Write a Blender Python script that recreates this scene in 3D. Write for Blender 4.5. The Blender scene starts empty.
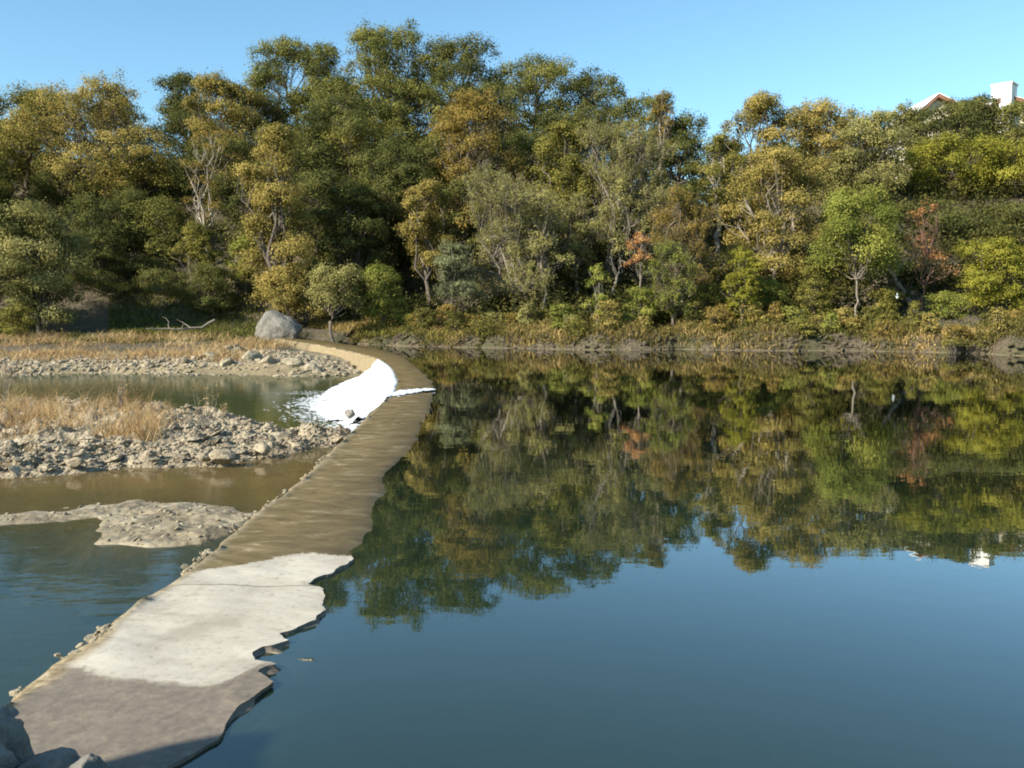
import bpy, bmesh, math, random
import numpy as np
from mathutils import Vector

S = bpy.context.scene
COL = S.collection
R_ = math.radians

# ------------------------------------------------------------------ camera
CAM_H, FPX, W_, H_ = 2.75, 850.0, 1024, 768
HORIZON = 312                                   # eye level in the photograph, in rows
PITCH = math.atan((384 - HORIZON) / FPX)
cam = bpy.data.cameras.new('camera')
cam.sensor_width = 36
cam.lens = FPX / W_ * 36
cam.clip_end = 6000
camo = bpy.data.objects.new('camera', cam)
COL.objects.link(camo)
camo.location = (0, 0, CAM_H)
camo.rotation_euler = (math.pi / 2 - PITCH, 0, 0)
S.camera = camo

# ------------------------------------------------------------------ light
SUN_EL = R_(30)
SUN_AZ = math.atan2(-0.80, -0.60)          # compass style: 0 = +Y, clockwise to +X
sun_dir = Vector((math.cos(SUN_EL) * math.sin(SUN_AZ), math.cos(SUN_EL) * math.cos(SUN_AZ), math.sin(SUN_EL)))
wd = bpy.data.worlds.new('World')
S.world = wd
wd.use_nodes = True
nt = wd.node_tree
nt.nodes.clear()
sky = nt.nodes.new('ShaderNodeTexSky')
sky.sky_type = 'NISHITA'
sky.sun_disc = False
sky.sun_elevation = SUN_EL
sky.sun_rotation = SUN_AZ
sky.air_density = 1.0
sky.dust_density = 0.3
sky.ozone_density = 2.5
bg = nt.nodes.new('ShaderNodeBackground')
bg.inputs['Strength'].default_value = 0.108
wo = nt.nodes.new('ShaderNodeOutputWorld')
wbal = nt.nodes.new('ShaderNodeMix')               # white balance of the sky light
wbal.data_type = 'RGBA'
wbal.blend_type = 'MULTIPLY'
wbal.inputs[0].default_value = 1.0
wbal.inputs[7].default_value = (0.87, 1.08, 1.04, 1)
nt.links.new(sky.outputs[0], wbal.inputs[6])
nt.links.new(wbal.outputs[2], bg.inputs[0])
nt.links.new(bg.outputs[0], wo.inputs[0])
sl = bpy.data.lights.new('sun', 'SUN')
sl.energy = 5.0
sl.angle = R_(0.5)
sl.color = (1.0, 0.93, 0.80)
so = bpy.data.objects.new('sun', sl)
COL.objects.link(so)
so.rotation_euler = sun_dir.to_track_quat('Z', 'Y').to_euler()

S.view_settings.view_transform = 'Standard'
S.view_settings.look = 'None'
S.view_settings.gamma = 1
S.view_settings.exposure = 1.0
S.view_settings.use_curve_mapping = False
S.render.engine = 'CYCLES'
cy = S.cycles
cy.max_bounces = 6
cy.diffuse_bounces = 3
cy.glossy_bounces = 3
cy.transmission_bounces = 3
cy.transparent_max_bounces = 12
cy.volume_bounces = 0
cy.use_denoising = True
cy.filter_width = 1.9
cy.caustics_reflective = False
cy.caustics_refractive = False

# ------------------------------------------------------------------ maths helpers
cp, sp = math.cos(PITCH), math.sin(PITCH)


def ray(px, py):
    u = -(py - 384) / FPX
    return np.array([(px - 512) / FPX, cp + sp * u, -sp + cp * u])


def onz(px, py, z=0.0):
    """point where the sight line through a photo pixel meets height z"""
    d = ray(px, py)
    t = (z - CAM_H) / d[2]
    return np.array([d[0] * t, d[1] * t, z])


def aty(px, py, Y):
    """point on the sight line at forward distance Y"""
    d = ray(px, py)
    t = Y / d[1]
    return np.array([d[0] * t, Y, CAM_H + d[2] * t])


def hash3(i, j, k, seed):
    n = (i * 374761393 + j * 668265263 + k * 2147483647 + seed * 1274126177) & 0xFFFFFFFF
    n = ((n ^ (n >> 13)) * 1274126177) & 0xFFFFFFFF
    n = ((n ^ (n >> 16)) * 2246822519) & 0xFFFFFFFF
    return ((n ^ (n >> 15)) & 0xFFFFFF) / float(0xFFFFFF)


def vnoise(p, seed=0):
    p = np.asarray(p, dtype=np.float64)
    f = np.floor(p)
    i = f.astype(np.int64)
    t = p - f
    t = t * t * (3 - 2 * t)
    out = 0
    for dx in (0, 1):
        for dy in (0, 1):
            for dz in (0, 1):
                w = (t[:, 0] if dx else 1 - t[:, 0]) * (t[:, 1] if dy else 1 - t[:, 1]) * (t[:, 2] if dz else 1 - t[:, 2])
                out = out + w * hash3(i[:, 0] + dx, i[:, 1] + dy, i[:, 2] + dz, seed)
    return out * 2 - 1


def fbm(p, seed=0, octv=4):
    o, a, s = 0, 0.5, 1.0
    p = np.asarray(p, dtype=np.float64)
    for q in range(octv):
        o = o + a * vnoise(p * s, seed + q * 17)
        a *= 0.5
        s *= 2.03
    return o


def fbm2(x, y, sc, seed=0, octv=4):
    p = np.stack([np.ravel(x) * sc, np.ravel(y) * sc, np.full(np.size(x), 0.37)], 1)
    return fbm(p, seed, octv).reshape(np.shape(x))


def sst(t):
    t = np.clip(t, 0, 1)
    return t * t * (3 - 2 * t)


def unit(v):
    return v / np.maximum(np.linalg.norm(v, axis=-1, keepdims=True), 1e-9)


# ------------------------------------------------------------------ mesh helpers
def mesh_np(name, verts, faces, mat=None, tint=None, smooth=False, attrs=None):
    """faces: one (M,k) array or a list of such arrays"""
    if not isinstance(faces, (list, tuple)):
        faces = [faces]
    faces = [np.asarray(f, dtype=np.int32) for f in faces if len(f)]
    verts = np.asarray(verts, dtype=np.float32)
    me = bpy.data.meshes.new(name)
    me.vertices.add(len(verts))
    me.vertices.foreach_set('co', verts.ravel())
    nl = sum(f.size for f in faces)
    npoly = sum(len(f) for f in faces)
    me.loops.add(nl)
    me.loops.foreach_set('vertex_index', np.concatenate([f.ravel() for f in faces]))
    me.polygons.add(npoly)
    ks = np.concatenate([np.full(len(f), f.shape[1], dtype=np.int32) for f in faces])
    st = np.concatenate([[0], np.cumsum(ks)[:-1]]).astype(np.int32)
    me.polygons.foreach_set('loop_start', st)
    me.polygons.foreach_set('use_smooth', np.full(npoly, bool(smooth)))
    if tint is not None:
        attrs = dict(attrs or {})
        attrs['tint'] = tint
    for k, v in (attrs or {}).items():
        a = me.attributes.new(k, 'FLOAT', 'POINT')
        a.data.foreach_set('value', np.asarray(v, dtype=np.float32))
    if mat:
        me.materials.append(mat)
    me.update(calc_edges=True)
    return me


def link(name, me, parent=None, loc=None, rot=None):
    o = bpy.data.objects.new(name, me)
    COL.objects.link(o)
    if parent:
        o.parent = parent
    if loc is not None:
        o.location = [float(c) for c in loc]
    if rot is not None:
        o.rotation_euler = rot
    return o


def tag(o, label, cat, group=None):
    o['label'] = label
    o['category'] = cat
    if group:
        o['group'] = group
    return o


def thing(name, label, cat, loc, group=None, rot=None):
    o = link(name, None, None, loc, rot)
    return tag(o, label, cat, group)


class MB:
    """collects tubes, boxes and loose quads for one mesh"""
    def __init__(s):
        s.v, s.q, s.t, s.n = [], [], [], 0

    def add(s, v, q=None, t=None):
        s.v.append(np.asarray(v, dtype=np.float64))
        if q is not None and len(q):
            s.q.append(np.asarray(q) + s.n)
        if t is not None and len(t):
            s.t.append(np.asarray(t) + s.n)
        s.n += len(v)

    def tube(s, pts, rad, sides=5):
        pts = np.asarray(pts, dtype=np.float64)
        rad = np.asarray(rad, dtype=np.float64)
        n = len(pts)
        d = np.gradient(pts, axis=0)
        d = unit(d)
        ref = np.where(np.abs(d[:, 2:3]) > 0.9, np.array([[1.0, 0, 0]]), np.array([[0, 0, 1.0]]))
        a = unit(np.cross(d, ref))
        b = np.cross(d, a)
        th = np.arange(sides) / sides * 2 * math.pi
        ring = pts[:, None] + rad[:, None, None] * (np.cos(th)[None, :, None] * a[:, None] + np.sin(th)[None, :, None] * b[:, None])
        i = np.arange(n - 1)[:, None] * sides
        j = np.arange(sides)[None]
        j2 = (j + 1) % sides
        q = np.stack([i + j, i + j2, i + sides + j2, i + sides + j], -1).reshape(-1, 4)
        s.add(ring.reshape(-1, 3), q)

    def box(s, lo, hi):
        x0, y0, z0 = lo
        x1, y1, z1 = hi
        v = [(x0, y0, z0), (x1, y0, z0), (x1, y1, z0), (x0, y1, z0), (x0, y0, z1), (x1, y0, z1), (x1, y1, z1), (x0, y1, z1)]
        s.add(v, [(0, 3, 2, 1), (4, 5, 6, 7), (0, 1, 5, 4), (1, 2, 6, 5), (2, 3, 7, 6), (3, 0, 4, 7)])

    def build(s, name, mat, parent=None, smooth=True, loc=None):
        fs = []
        if s.q:
            fs.append(np.concatenate(s.q))
        if s.t:
            fs.append(np.concatenate(s.t))
        return link(name, mesh_np(name, np.concatenate(s.v), fs, mat, smooth=smooth), parent, loc)


# ------------------------------------------------------------------ materials
def mat_new(name):
    m = bpy.data.materials.new(name)
    m.use_nodes = True
    m.node_tree.nodes.clear()
    return m, m.node_tree.nodes, m.node_tree.links


def ramp(N, stops, interp='LINEAR'):
    r = N.new('ShaderNodeValToRGB')
    r.color_ramp.interpolation = interp
    e = r.color_ramp.elements
    while len(e) < len(stops):
        e.new(0.5)
    for k, (p, c) in enumerate(stops):
        e[k].position = p
        e[k].color = (*c, 1) if len(c) == 3 else c
    return r


def noise_node(N, L, scale, detail=4, rough=0.55, vec=None, dist=0.0):
    n = N.new('ShaderNodeTexNoise')
    n.inputs['Scale'].default_value = scale
    n.inputs['Detail'].default_value = detail
    n.inputs['Roughness'].default_value = rough
    n.inputs['Distortion'].default_value = dist
    if vec is not None:
        L.new(vec, n.inputs['Vector'])
    return n


def math_node(N, L, op, a, b=None, c=None, clamp=False):
    m = N.new('ShaderNodeMath')
    m.operation = op
    m.use_clamp = clamp
    for k, x in enumerate((a, b, c)):
        if x is None:
            continue
        if isinstance(x, (int, float)):
            m.inputs[k].default_value = x
        else:
            L.new(x, m.inputs[k])
    return m.outputs[0]


def mixc(N, L, fac, a, b, mode='MIX'):
    m = N.new('ShaderNodeMix')
    m.data_type = 'RGBA'
    m.blend_type = mode
    for sock, x in ((0, fac), (6, a), (7, b)):
        if isinstance(x, (int, float)):
            m.inputs[sock].default_value = x
        elif isinstance(x, tuple):
            m.inputs[sock].default_value = (*x, 1)
        else:
            L.new(x, m.inputs[sock])
    return m.outputs[2]


def leaf_mat(name, c0, c1, c2, transl=0.36):
    k_ = (1.32, 1.28, 1.08)
    c1, c2 = tuple(x * k for x, k in zip(c1, k_)), tuple(x * k for x, k in zip(c2, k_))
    m, N, L = mat_new(name)
    at = N.new('ShaderNodeAttribute')
    at.attribute_name = 'tint'
    r = ramp(N, [(0.0, c0), (0.5, c1), (1.0, c2)])
    L.new(at.outputs['Fac'], r.inputs[0])
    d = N.new('ShaderNodeBsdfDiffuse')
    t = N.new('ShaderNodeBsdfTranslucent')
    L.new(r.outputs[0], d.inputs[0])
    L.new(r.outputs[0], t.inputs[0])
    mx = N.new('ShaderNodeMixShader')
    mx.inputs[0].default_value = transl
    L.new(d.outputs[0], mx.inputs[1])
    L.new(t.outputs[0], mx.inputs[2])
    o = N.new('ShaderNodeOutputMaterial')
    L.new(mx.outputs[0], o.inputs[0])
    return m


LEAF = {
    'oak':    leaf_mat('oak leaves', (0.052, 0.060, 0.020), (0.138, 0.142, 0.045), (0.250, 0.230, 0.076)),
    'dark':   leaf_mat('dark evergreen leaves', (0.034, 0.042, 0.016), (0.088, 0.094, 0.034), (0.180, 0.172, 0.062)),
    'gold':   leaf_mat('golden olive leaves', (0.100, 0.087, 0.028), (0.232, 0.194, 0.064), (0.380, 0.292, 0.112)),
    'olive':  leaf_mat('olive leaves', (0.062, 0.068, 0.020), (0.155, 0.148, 0.042), (0.260, 0.220, 0.066)),
    'rusty':  leaf_mat('brown gold leaves', (0.085, 0.068, 0.024), (0.190, 0.145, 0.044), (0.300, 0.215, 0.075)),
    'willow': leaf_mat('grey olive willow leaves', (0.085, 0.084, 0.034), (0.205, 0.194, 0.076), (0.330, 0.300, 0.140)),
    'grey':   leaf_mat('silvery leaves', (0.090, 0.100, 0.058), (0.155, 0.165, 0.095), (0.240, 0.245, 0.155)),
    'lime':   leaf_mat('lime yellow leaves', (0.092, 0.096, 0.020), (0.190, 0.186, 0.034), (0.310, 0.282, 0.060)),
    'fresh':  leaf_mat('fresh green leaves', (0.074, 0.090, 0.022), (0.165, 0.180, 0.044), (0.285, 0.275, 0.078)),
    'orange': leaf_mat('orange leaves', (0.220, 0.095, 0.045), (0.340, 0.180, 0.080), (0.440, 0.280, 0.140)),
    'straw':  leaf_mat('straw grass', (0.200, 0.125, 0.060), (0.385, 0.268, 0.150), (0.540, 0.420, 0.280)),
    'grass':  leaf_mat('bank grass', (0.075, 0.068, 0.024), (0.205, 0.160, 0.066), (0.380, 0.280, 0.135)),
    'weeds':  leaf_mat('bank weed leaves', (0.038, 0.042, 0.015), (0.095, 0.095, 0.028), (0.200, 0.170, 0.060)),
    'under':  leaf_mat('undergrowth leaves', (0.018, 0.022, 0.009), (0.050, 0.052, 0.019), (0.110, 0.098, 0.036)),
}


def bark_mat(name, c0, c1, scale=4):
    m, N, L = mat_new(name)
    tc = N.new('ShaderNodeTexCoord')
    n = noise_node(N, L, scale, 5, 0.6, tc.outputs['Object'])
    r = ramp(N, [(0.3, c0), (0.7, c1)])
    L.new(n.outputs[0], r.inputs[0])
    b = N.new('ShaderNodeBsdfPrincipled')
    b.inputs['Roughness'].default_value = 0.9
    L.new(r.outputs[0], b.inputs['Base Color'])
    bp = N.new('ShaderNodeBump')
    bp.inputs['Strength'].default_value = 0.5
    L.new(n.outputs[0], bp.inputs['Height'])
    L.new(bp.outputs[0], b.inputs['Normal'])
    o = N.new('ShaderNodeOutputMaterial')
    L.new(b.outputs[0], o.inputs[0])
    return m


BARK = bark_mat('grey brown bark', (0.07, 0.055, 0.04), (0.17, 0.14, 0.11))
BARK_PALE = bark_mat('pale bark', (0.20, 0.165, 0.12), (0.36, 0.31, 0.24))
BARK_RED = bark_mat('reddish twigs', (0.10, 0.05, 0.035), (0.20, 0.11, 0.08))
BARK_TWIG = bark_mat('grey twigs', (0.12, 0.098, 0.075), (0.235, 0.20, 0.155))


def rock_mat(name, c0, c1, c2, scale=2.0, bump=0.6, crack=0.0):
    m, N, L = mat_new(name)
    tc = N.new('ShaderNodeTexCoord')
    geo = N.new('ShaderNodeNewGeometry')
    n = noise_node(N, L, scale, 8, 0.62, geo.outputs['Position'])
    n2 = noise_node(N, L, scale * 7, 6, 0.65, geo.outputs['Position'])
    r = ramp(N, [(0.28, c0), (0.5, c1), (0.72, c2)])
    L.new(n.outputs[0], r.inputs[0])
    r2 = ramp(N, [(0.35, (0.55, 0.53, 0.5)), (0.55, (1, 1, 1))])
    L.new(n2.outputs[0], r2.inputs[0])
    c = mixc(N, L, 0.8, r.outputs[0], r2.outputs[0], 'MULTIPLY')
    b = N.new('ShaderNodeBsdfPrincipled')
    b.inputs['Roughness'].default_value = 0.88
    L.new(c, b.inputs['Base Color'])
    vo = N.new('ShaderNodeTexVoronoi')
    vo.inputs['Scale'].default_value = scale * 3
    L.new(geo.outputs['Position'], vo.inputs['Vector'])
    h = math_node(N, L, 'ADD', n2.outputs[0], math_node(N, L, 'MULTIPLY', vo.outputs['Distance'], 0.7))
    bp = N.new('ShaderNodeBump')
    bp.inputs['Strength'].default_value = bump
    bp.inputs['Distance'].default_value = 0.12
    L.new(h, bp.inputs['Height'])
    L.new(bp.outputs[0], b.inputs['Normal'])
    o = N.new('ShaderNodeOutputMaterial')
    L.new(b.outputs[0], o.inputs[0])
    return m


ROCK = rock_mat('limestone rubble', (0.16, 0.125, 0.08), (0.33, 0.27, 0.18), (0.48, 0.41, 0.29), 2.2)
ROCK_GREY = rock_mat('grey boulder stone', (0.09, 0.085, 0.075), (0.18, 0.165, 0.14), (0.28, 0.26, 0.22), 1.1)
ROCK_TAN = rock_mat('tan shelf stone', (0.165, 0.14, 0.09), (0.31, 0.262, 0.17), (0.43, 0.375, 0.265), 1.8)

# ------------------------------------------------------------------ dam outline (photo outline carried to its real height)
Zd = -0.9                                       # level of the pool below the dam
ANCH = [  # left edge, right edge, crest height
    (((-200, 836),), ((60, 850),), 0.04),
    (((-90, 763), (5, 700)), ((120, 790), (185, 757), (215, 738)), 0.04),
    (((24, 684), (50, 664), (75, 650)), ((227, 724), (232, 712), (250, 698), (262, 688), (274, 681)), 0.04),
    (((100, 636), (112, 618)), ((253, 671), (266, 667), (278, 663), (258, 659), (253, 652), (262, 647), (278, 645), (292, 640), (284, 637), (277, 633), (300, 627), (317, 620)), 0.04),
    (((130, 602), (150, 592), (165, 583), (190, 568)), ((314, 614), (322, 609), (325, 600), (324, 586)), 0.04),
    (((212, 548),), ((308, 583), (318, 577), (340, 567), (357, 557)), 0.04),
    (((245, 519), (262, 506), (276, 498)), ((347, 549), (372, 541), (384, 527), (386, 507), (393, 488)), 0.03),
    (((300, 480), (325, 456), (340, 440)), ((394, 474), (403, 464), (420, 449), (430, 427)), 0.02),
    (((362, 421), (376, 406), (392, 394)), ((436, 410), (440, 391)), 0.015),
    (((396, 380), (390, 368)), ((437, 380), (424, 370)), 0.02),
    (((376, 358), (350, 351.5)), ((408, 357), (376, 348.5)), 0.05),
    (((312, 344),), ((336, 342.5),), 0.32),
    (((275, 338.5),), ((298, 337.5),), 0.72),
]


def resample(poly, n):
    poly = np.asarray(poly)
    seg = np.linalg.norm(np.diff(poly, axis=0), axis=1)
    c = np.concatenate([[0], np.cumsum(seg)])
    t = np.linspace(0, c[-1], n)
    return np.stack([np.interp(t, c, poly[:, k]) for k in range(3)], 1)


LE, RE = [], []
segn = [20, 34, 44, 120, 40, 30, 60, 50, 40, 30, 34, 20]
pl, pr, pz = None, None, None
for k, (ls, rs, z) in enumerate(ANCH):
    if k == 0:
        pl, pr, pz = onz(*ls[0], z), onz(*rs[0], z), z
        continue
    def path(p0, pts):
        out = [p0]
        for j, q in enumerate(pts):
            zz = pz + (z - pz) * (j + 1) / len(pts)
            out.append(onz(*q, zz))
        return out
    a, b = path(pl, ls), path(pr, rs)
    n = segn[k - 1]
    LE.append(resample(a, n + 1)[:-1])
    RE.append(resample(b, n + 1)[:-1])
    pl, pr, pz = a[-1], b[-1], z
LE.append(pl[None])
RE.append(pr[None])
LE = np.concatenate(LE)
RE = np.concatenate(RE)
rag = np.stack([RE[:, 0] * 4, RE[:, 1] * 4, RE[:, 2] * 0], 1)
RE[:, 0] += fbm(rag, 91, 4) * 0.07
RE[:, 1] += fbm(rag + 9, 92, 4) * 0.07
# smooth the pairing so that the downstream rim stays a clean line
CEN = (LE + RE) / 2
cen_s = CEN.copy()
for _ in range(60):
    cen_s[1:-1] = (cen_s[:-2] + 2 * cen_s[1:-1] + cen_s[2:]) / 4
order = np.argsort(cen_s[:, 1])
DY, DX = cen_s[order, 1], cen_s[order, 0]


def xdam(y):
    return np.interp(y, DY, DX)


# ------------------------------------------------------------------ terrain
up_px = [(300, 341), (340, 343.5), (400, 346), (460, 347.5), (520, 348.5), (600, 350), (680, 349.5), (760, 350.5), (860, 351), (960, 353), (1024, 356)]
UPS = np.array([onz(a, b, 0.0) for a, b in up_px])
UPX = np.concatenate([[-60, -30], UPS[:, 0], [60, 120, 600]])
UPY = np.concatenate([[82, 80], UPS[:, 1], [53, 44, 30]])
dn_px = [(-200, 378), (0, 375), (100, 373), (200, 374), (260, 375), (310, 377)]
DNS = np.array([onz(a, b, Zd) for a, b in dn_px])
DNX = np.concatenate([[-600, -80], DNS[:, 0], [-6]])
DNY = np.concatenate([[30, 42], DNS[:, 1], [49]])
HP = np.array([(-700, 190), (-200, 178), (0, 188), (150, 190), (230, 172), (300, 150), (380, 148), (450, 152), (550, 176), (640, 208), (700, 232), (760, 224),
               (850, 205), (930, 165), (1024, 145), (1200, 140), (1700, 150)], dtype=float)


def terrain(x, y):
    x = np.asarray(x, dtype=float)
    y = np.asarray(y, dtype=float)
    wob = fbm2(x, y, 0.35, 3, 3) * 1.6
    su = y - np.interp(x, UPX, UPY) + wob
    sd = y - np.interp(x, DNX, DNY) + wob * 0.8
    # upstream side
    zb = np.where(su < 0, np.maximum(su * 0.45, -2.6), (1.05 + 0.9 * fbm2(x, y, 0.45, 12, 3)) * (1 - np.exp(-np.maximum(su, 0) / 0.55)) + np.maximum(su, 0) * 0.06)
    # downstream side
    zc = np.where(sd < 0, Zd + np.maximum(sd * 0.12, -0.55), Zd + 0.45 * (1 - np.exp(-np.maximum(sd, 0) / 0.7)) + np.maximum(sd, 0) * 0.062)
    zc = zc - 0.85 * sst(1 - (xdam(y) - x) / 7) * sst((y - 46) / 4) * sst((69 - y) / 5)
    zc = np.where((y < 21.3) & (y > 12.8), np.maximum(zc, Zd - 0.20 - 0.4 * sst((15.2 - y) / 2.4) - 0.15 * sst((x + 9) / 3)), zc)
    zc = np.where(y < 14.0, zc - 1.6 * sst((14.0 - y) / 2.4), zc)
    side = sst((x - xdam(y)) / 0.8 + 0.5)
    far = sst((y - 66) / 10)
    z = zc * (1 - side) + zb * side
    z = z * (1 - far) + far * np.maximum(zb, zc * (x < -14) + zb * (x >= -14))
    # the wooded bluff
    px = 512 + FPX * x / np.maximum(y, 20)
    top = CAM_H + (HORIZON - np.interp(px, HP[:, 0], HP[:, 1])) / FPX * 110
    t = (np.minimum(su, sd + 4) if False else np.where(x < -20, y - 74, su - 9)) / 36
    low = np.interp(px, [840, 930, 1024, 1300], [0, 8.0, 10.5, 10.5])
    hill = sst(t) * (top - 1.5 - low) + low * sst((y - 106) / 11)
    hill = np.where(y > 25, hill, 0)
    z = z + hill + fbm2(x, y, 0.12, 9, 4) * 1.4 * sst((t + 0.1) * 3) + fbm2(x, y, 0.9, 5, 3) * 0.12
    # near bank under and beside the camera; its left rise is added for shade
    nb = sst((2.6 - y - 0.25 * np.abs(x + 1)) / 3.4)
    z = z * (1 - nb) + nb * (1.75 + fbm2(x, y, 0.5, 8, 3) * 0.5 + 2.6 * sst((-x - 4.5) / 5) * sst((3.5 - y) / 4))
    return z


def tz(x, y):
    return float(terrain(np.array([x]), np.array([y]))[0])


gx = np.concatenate([[-1500, -900, -500, -320, -220], np.arange(-160, -60, 2.5), np.arange(-60, 60, 0.7), np.arange(60, 161, 2.5), [220, 320, 500, 900, 1500]])
gy = np.concatenate([[-800, -300, -120, -60, -30, -20, -14], np.arange(-10, 8, 0.5), np.arange(8, 40, 1.2), np.arange(40, 82, 0.6), np.arange(82, 140, 1.2), [145, 155, 170, 200, 260, 400, 700, 1200, 2500]])
XX, YY = np.meshgrid(gx, gy)
ZZ = terrain(XX, YY)
nx_, ny_ = len(gx), len(gy)
ii = (np.arange(ny_ - 1)[:, None] * nx_ + np.arange(nx_ - 1)[None]).ravel()
gq = np.stack([ii, ii + 1, ii + nx_ + 1, ii + nx_], 1)

m, N, L = mat_new('river bank earth')
geo = N.new('ShaderNodeNewGeometry')
sep = N.new('ShaderNodeSeparateXYZ')
L.new(geo.outputs['Position'], sep.inputs[0])
n1 = noise_node(N, L, 0.5, 6, 0.6, geo.outputs['Position'])
n2 = noise_node(N, L, 4.0, 6, 0.65, geo.outputs['Position'])
soil = ramp(N, [(0.3, (0.045, 0.034, 0.022)), (0.5, (0.09, 0.068, 0.040)), (0.72, (0.19, 0.145, 0.085))])
L.new(n2.outputs[0], soil.inputs[0])
green = ramp(N, [(0.3, (0.032, 0.032, 0.014)), (0.7, (0.085, 0.074, 0.032))])
L.new(n2.outputs[0], green.inputs[0])
gm = ramp(N, [(0.45, (0, 0, 0)), (0.6, (1, 1, 1))])
L.new(n1.outputs[0], gm.inputs[0])
c = mixc(N, L, gm.outputs[0], soil.outputs[0], green.outputs[0])
bed = ramp(N, [(0.3, (0.13, 0.10, 0.05)), (0.7, (0.33, 0.265, 0.15))])
L.new(n1.outputs[0], bed.inputs[0])
bf = math_node(N, L, 'MULTIPLY', math_node(N, L, 'ADD', sep.outputs['Z'], -0.06), -8.0, clamp=True)
c = mixc(N, L, bf, c, bed.outputs[0])
b = N.new('ShaderNodeBsdfPrincipled')
b.inputs['Roughness'].default_value = 0.95
L.new(c, b.inputs['Base Color'])
bp = N.new('ShaderNodeBump')
bp.inputs['Strength'].default_value = 0.7
bp.inputs['Distance'].default_value = 0.2
L.new(n2.outputs[0], bp.inputs['Height'])
L.new(bp.outputs[0], b.inputs['Normal'])
o = N.new('ShaderNodeOutputMaterial')
L.new(b.outputs[0], o.inputs[0])
EARTH = m
gr = link('ground', mesh_np('ground', np.stack([XX, YY, ZZ], -1).reshape(-1, 3), gq, EARTH, smooth=True))
gr['kind'] = 'structure'


# ------------------------------------------------------------------ water
def water_mat(name, absorb, density, rough, waves, murk, murkf, gain):
    m, N, L = mat_new(name)
    geo = N.new('ShaderNodeNewGeometry')
    h = None
    for sc, st, wgt in waves:
        mp = N.new('ShaderNodeMapping')
        mp.inputs['Scale'].default_value = (sc * st, sc, sc)
        L.new(geo.outputs['Position'], mp.inputs['Vector'])
        n = noise_node(N, L, 1.0, 2, 0.5, mp.outputs[0])
        t = math_node(N, L, 'MULTIPLY', n.outputs[0], wgt)
        h = t if h is None else math_node(N, L, 'ADD', h, t)
    bp = N.new('ShaderNodeBump')
    bp.inputs['Strength'].default_value = 1.0
    bp.inputs['Distance'].default_value = 1.0
    L.new(h, bp.inputs['Height'])
    fr = N.new('ShaderNodeFresnel')
    fr.inputs['IOR'].default_value = 1.45
    L.new(bp.outputs[0], fr.inputs['Normal'])
    gl = N.new('ShaderNodeBsdfGlossy')
    gl.inputs['Roughness'].default_value = rough
    L.new(bp.outputs[0], gl.inputs['Normal'])
    tr = N.new('ShaderNodeBsdfTransparent')
    df = N.new('ShaderNodeBsdfDiffuse')
    if isinstance(murk, list):
        sp_ = N.new('ShaderNodeSeparateXYZ')
        L.new(geo.outputs['Position'], sp_.inputs[0])
        nz = noise_node(N, L, 0.35, 4, 0.6, geo.outputs['Position'])
        yy = math_node(N, L, 'ADD', sp_.outputs['Y'], math_node(N, L, 'MULTIPLY', math_node(N, L, 'ADD', nz.outputs[0], -0.5), 5.0))
        rp = ramp(N, [(a / 60.0, c_) for a, c_ in murk])
        L.new(math_node(N, L, 'DIVIDE', yy, 60.0), rp.inputs[0])
        L.new(rp.outputs[0], df.inputs[0])
    else:
        df.inputs[0].default_value = (*murk, 1)
    m0 = N.new('ShaderNodeMixShader')
    m0.inputs[0].default_value = murkf
    L.new(tr.outputs[0], m0.inputs[1])
    L.new(df.outputs[0], m0.inputs[2])
    mx = N.new('ShaderNodeMixShader')
    L.new(math_node(N, L, 'MINIMUM', math_node(N, L, 'MULTIPLY', fr.outputs[0], gain), 0.96), mx.inputs[0])
    L.new(m0.outputs[0], mx.inputs[1])
    L.new(gl.outputs[0], mx.inputs[2])
    va = N.new('ShaderNodeVolumeAbsorption')
    va.inputs['Color'].default_value = (*absorb, 1)
    va.inputs['Density'].default_value = density
    o = N.new('ShaderNodeOutputMaterial')
    L.new(mx.outputs[0], o.inputs['Surface'])
    L.new(va.outputs[0], o.inputs['Volume'])
    return m


WUP = water_mat('still river water', (0.30, 0.62, 0.45), 1.0, 0.0, [(1.6, 0.6, 0.0014), (7.0, 0.6, 0.0003)], (0.036, 0.066, 0.036), 0.40, 2.1)
WDN = water_mat('rippled pool water', (0.60, 0.66, 0.42), 0.32, 0.02, [(2.2, 0.45, 0.007), (9.0, 0.4, 0.0022)], [(11.8, (0.045, 0.085, 0.080)), (14.6, (0.12, 0.11, 0.05)), (18, (0.27, 0.188, 0.072)), (21.7, (0.20, 0.15, 0.06)), (25.5, (0.10, 0.135, 0.052)), (40, (0.11, 0.14, 0.058))], 0.42, 0.85)



def water_box(name, outline, z, zb, mat):
    bm = bmesh.new()
    vs = [bm.verts.new((x, y, z)) for x, y in outline]
    f = bm.faces.new(vs)
    if f.normal.z == 0:
        f.normal_update()
    r = bmesh.ops.extrude_face_region(bm, geom=[f])
    for v in r['geom']:
        if isinstance(v, bmesh.types.BMVert):
            v.co.z = zb
    bmesh.ops.triangulate(bm, faces=[f for f in bm.faces if len(f.verts) > 4])
    bmesh.ops.recalc_face_normals(bm, faces=bm.faces)
    me = bpy.data.meshes.new(name)
    bm.to_mesh(me)
    bm.free()
    me.materials.append(mat)
    o = link(name, me)
    o['kind'] = 'structure'
    return o


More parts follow.
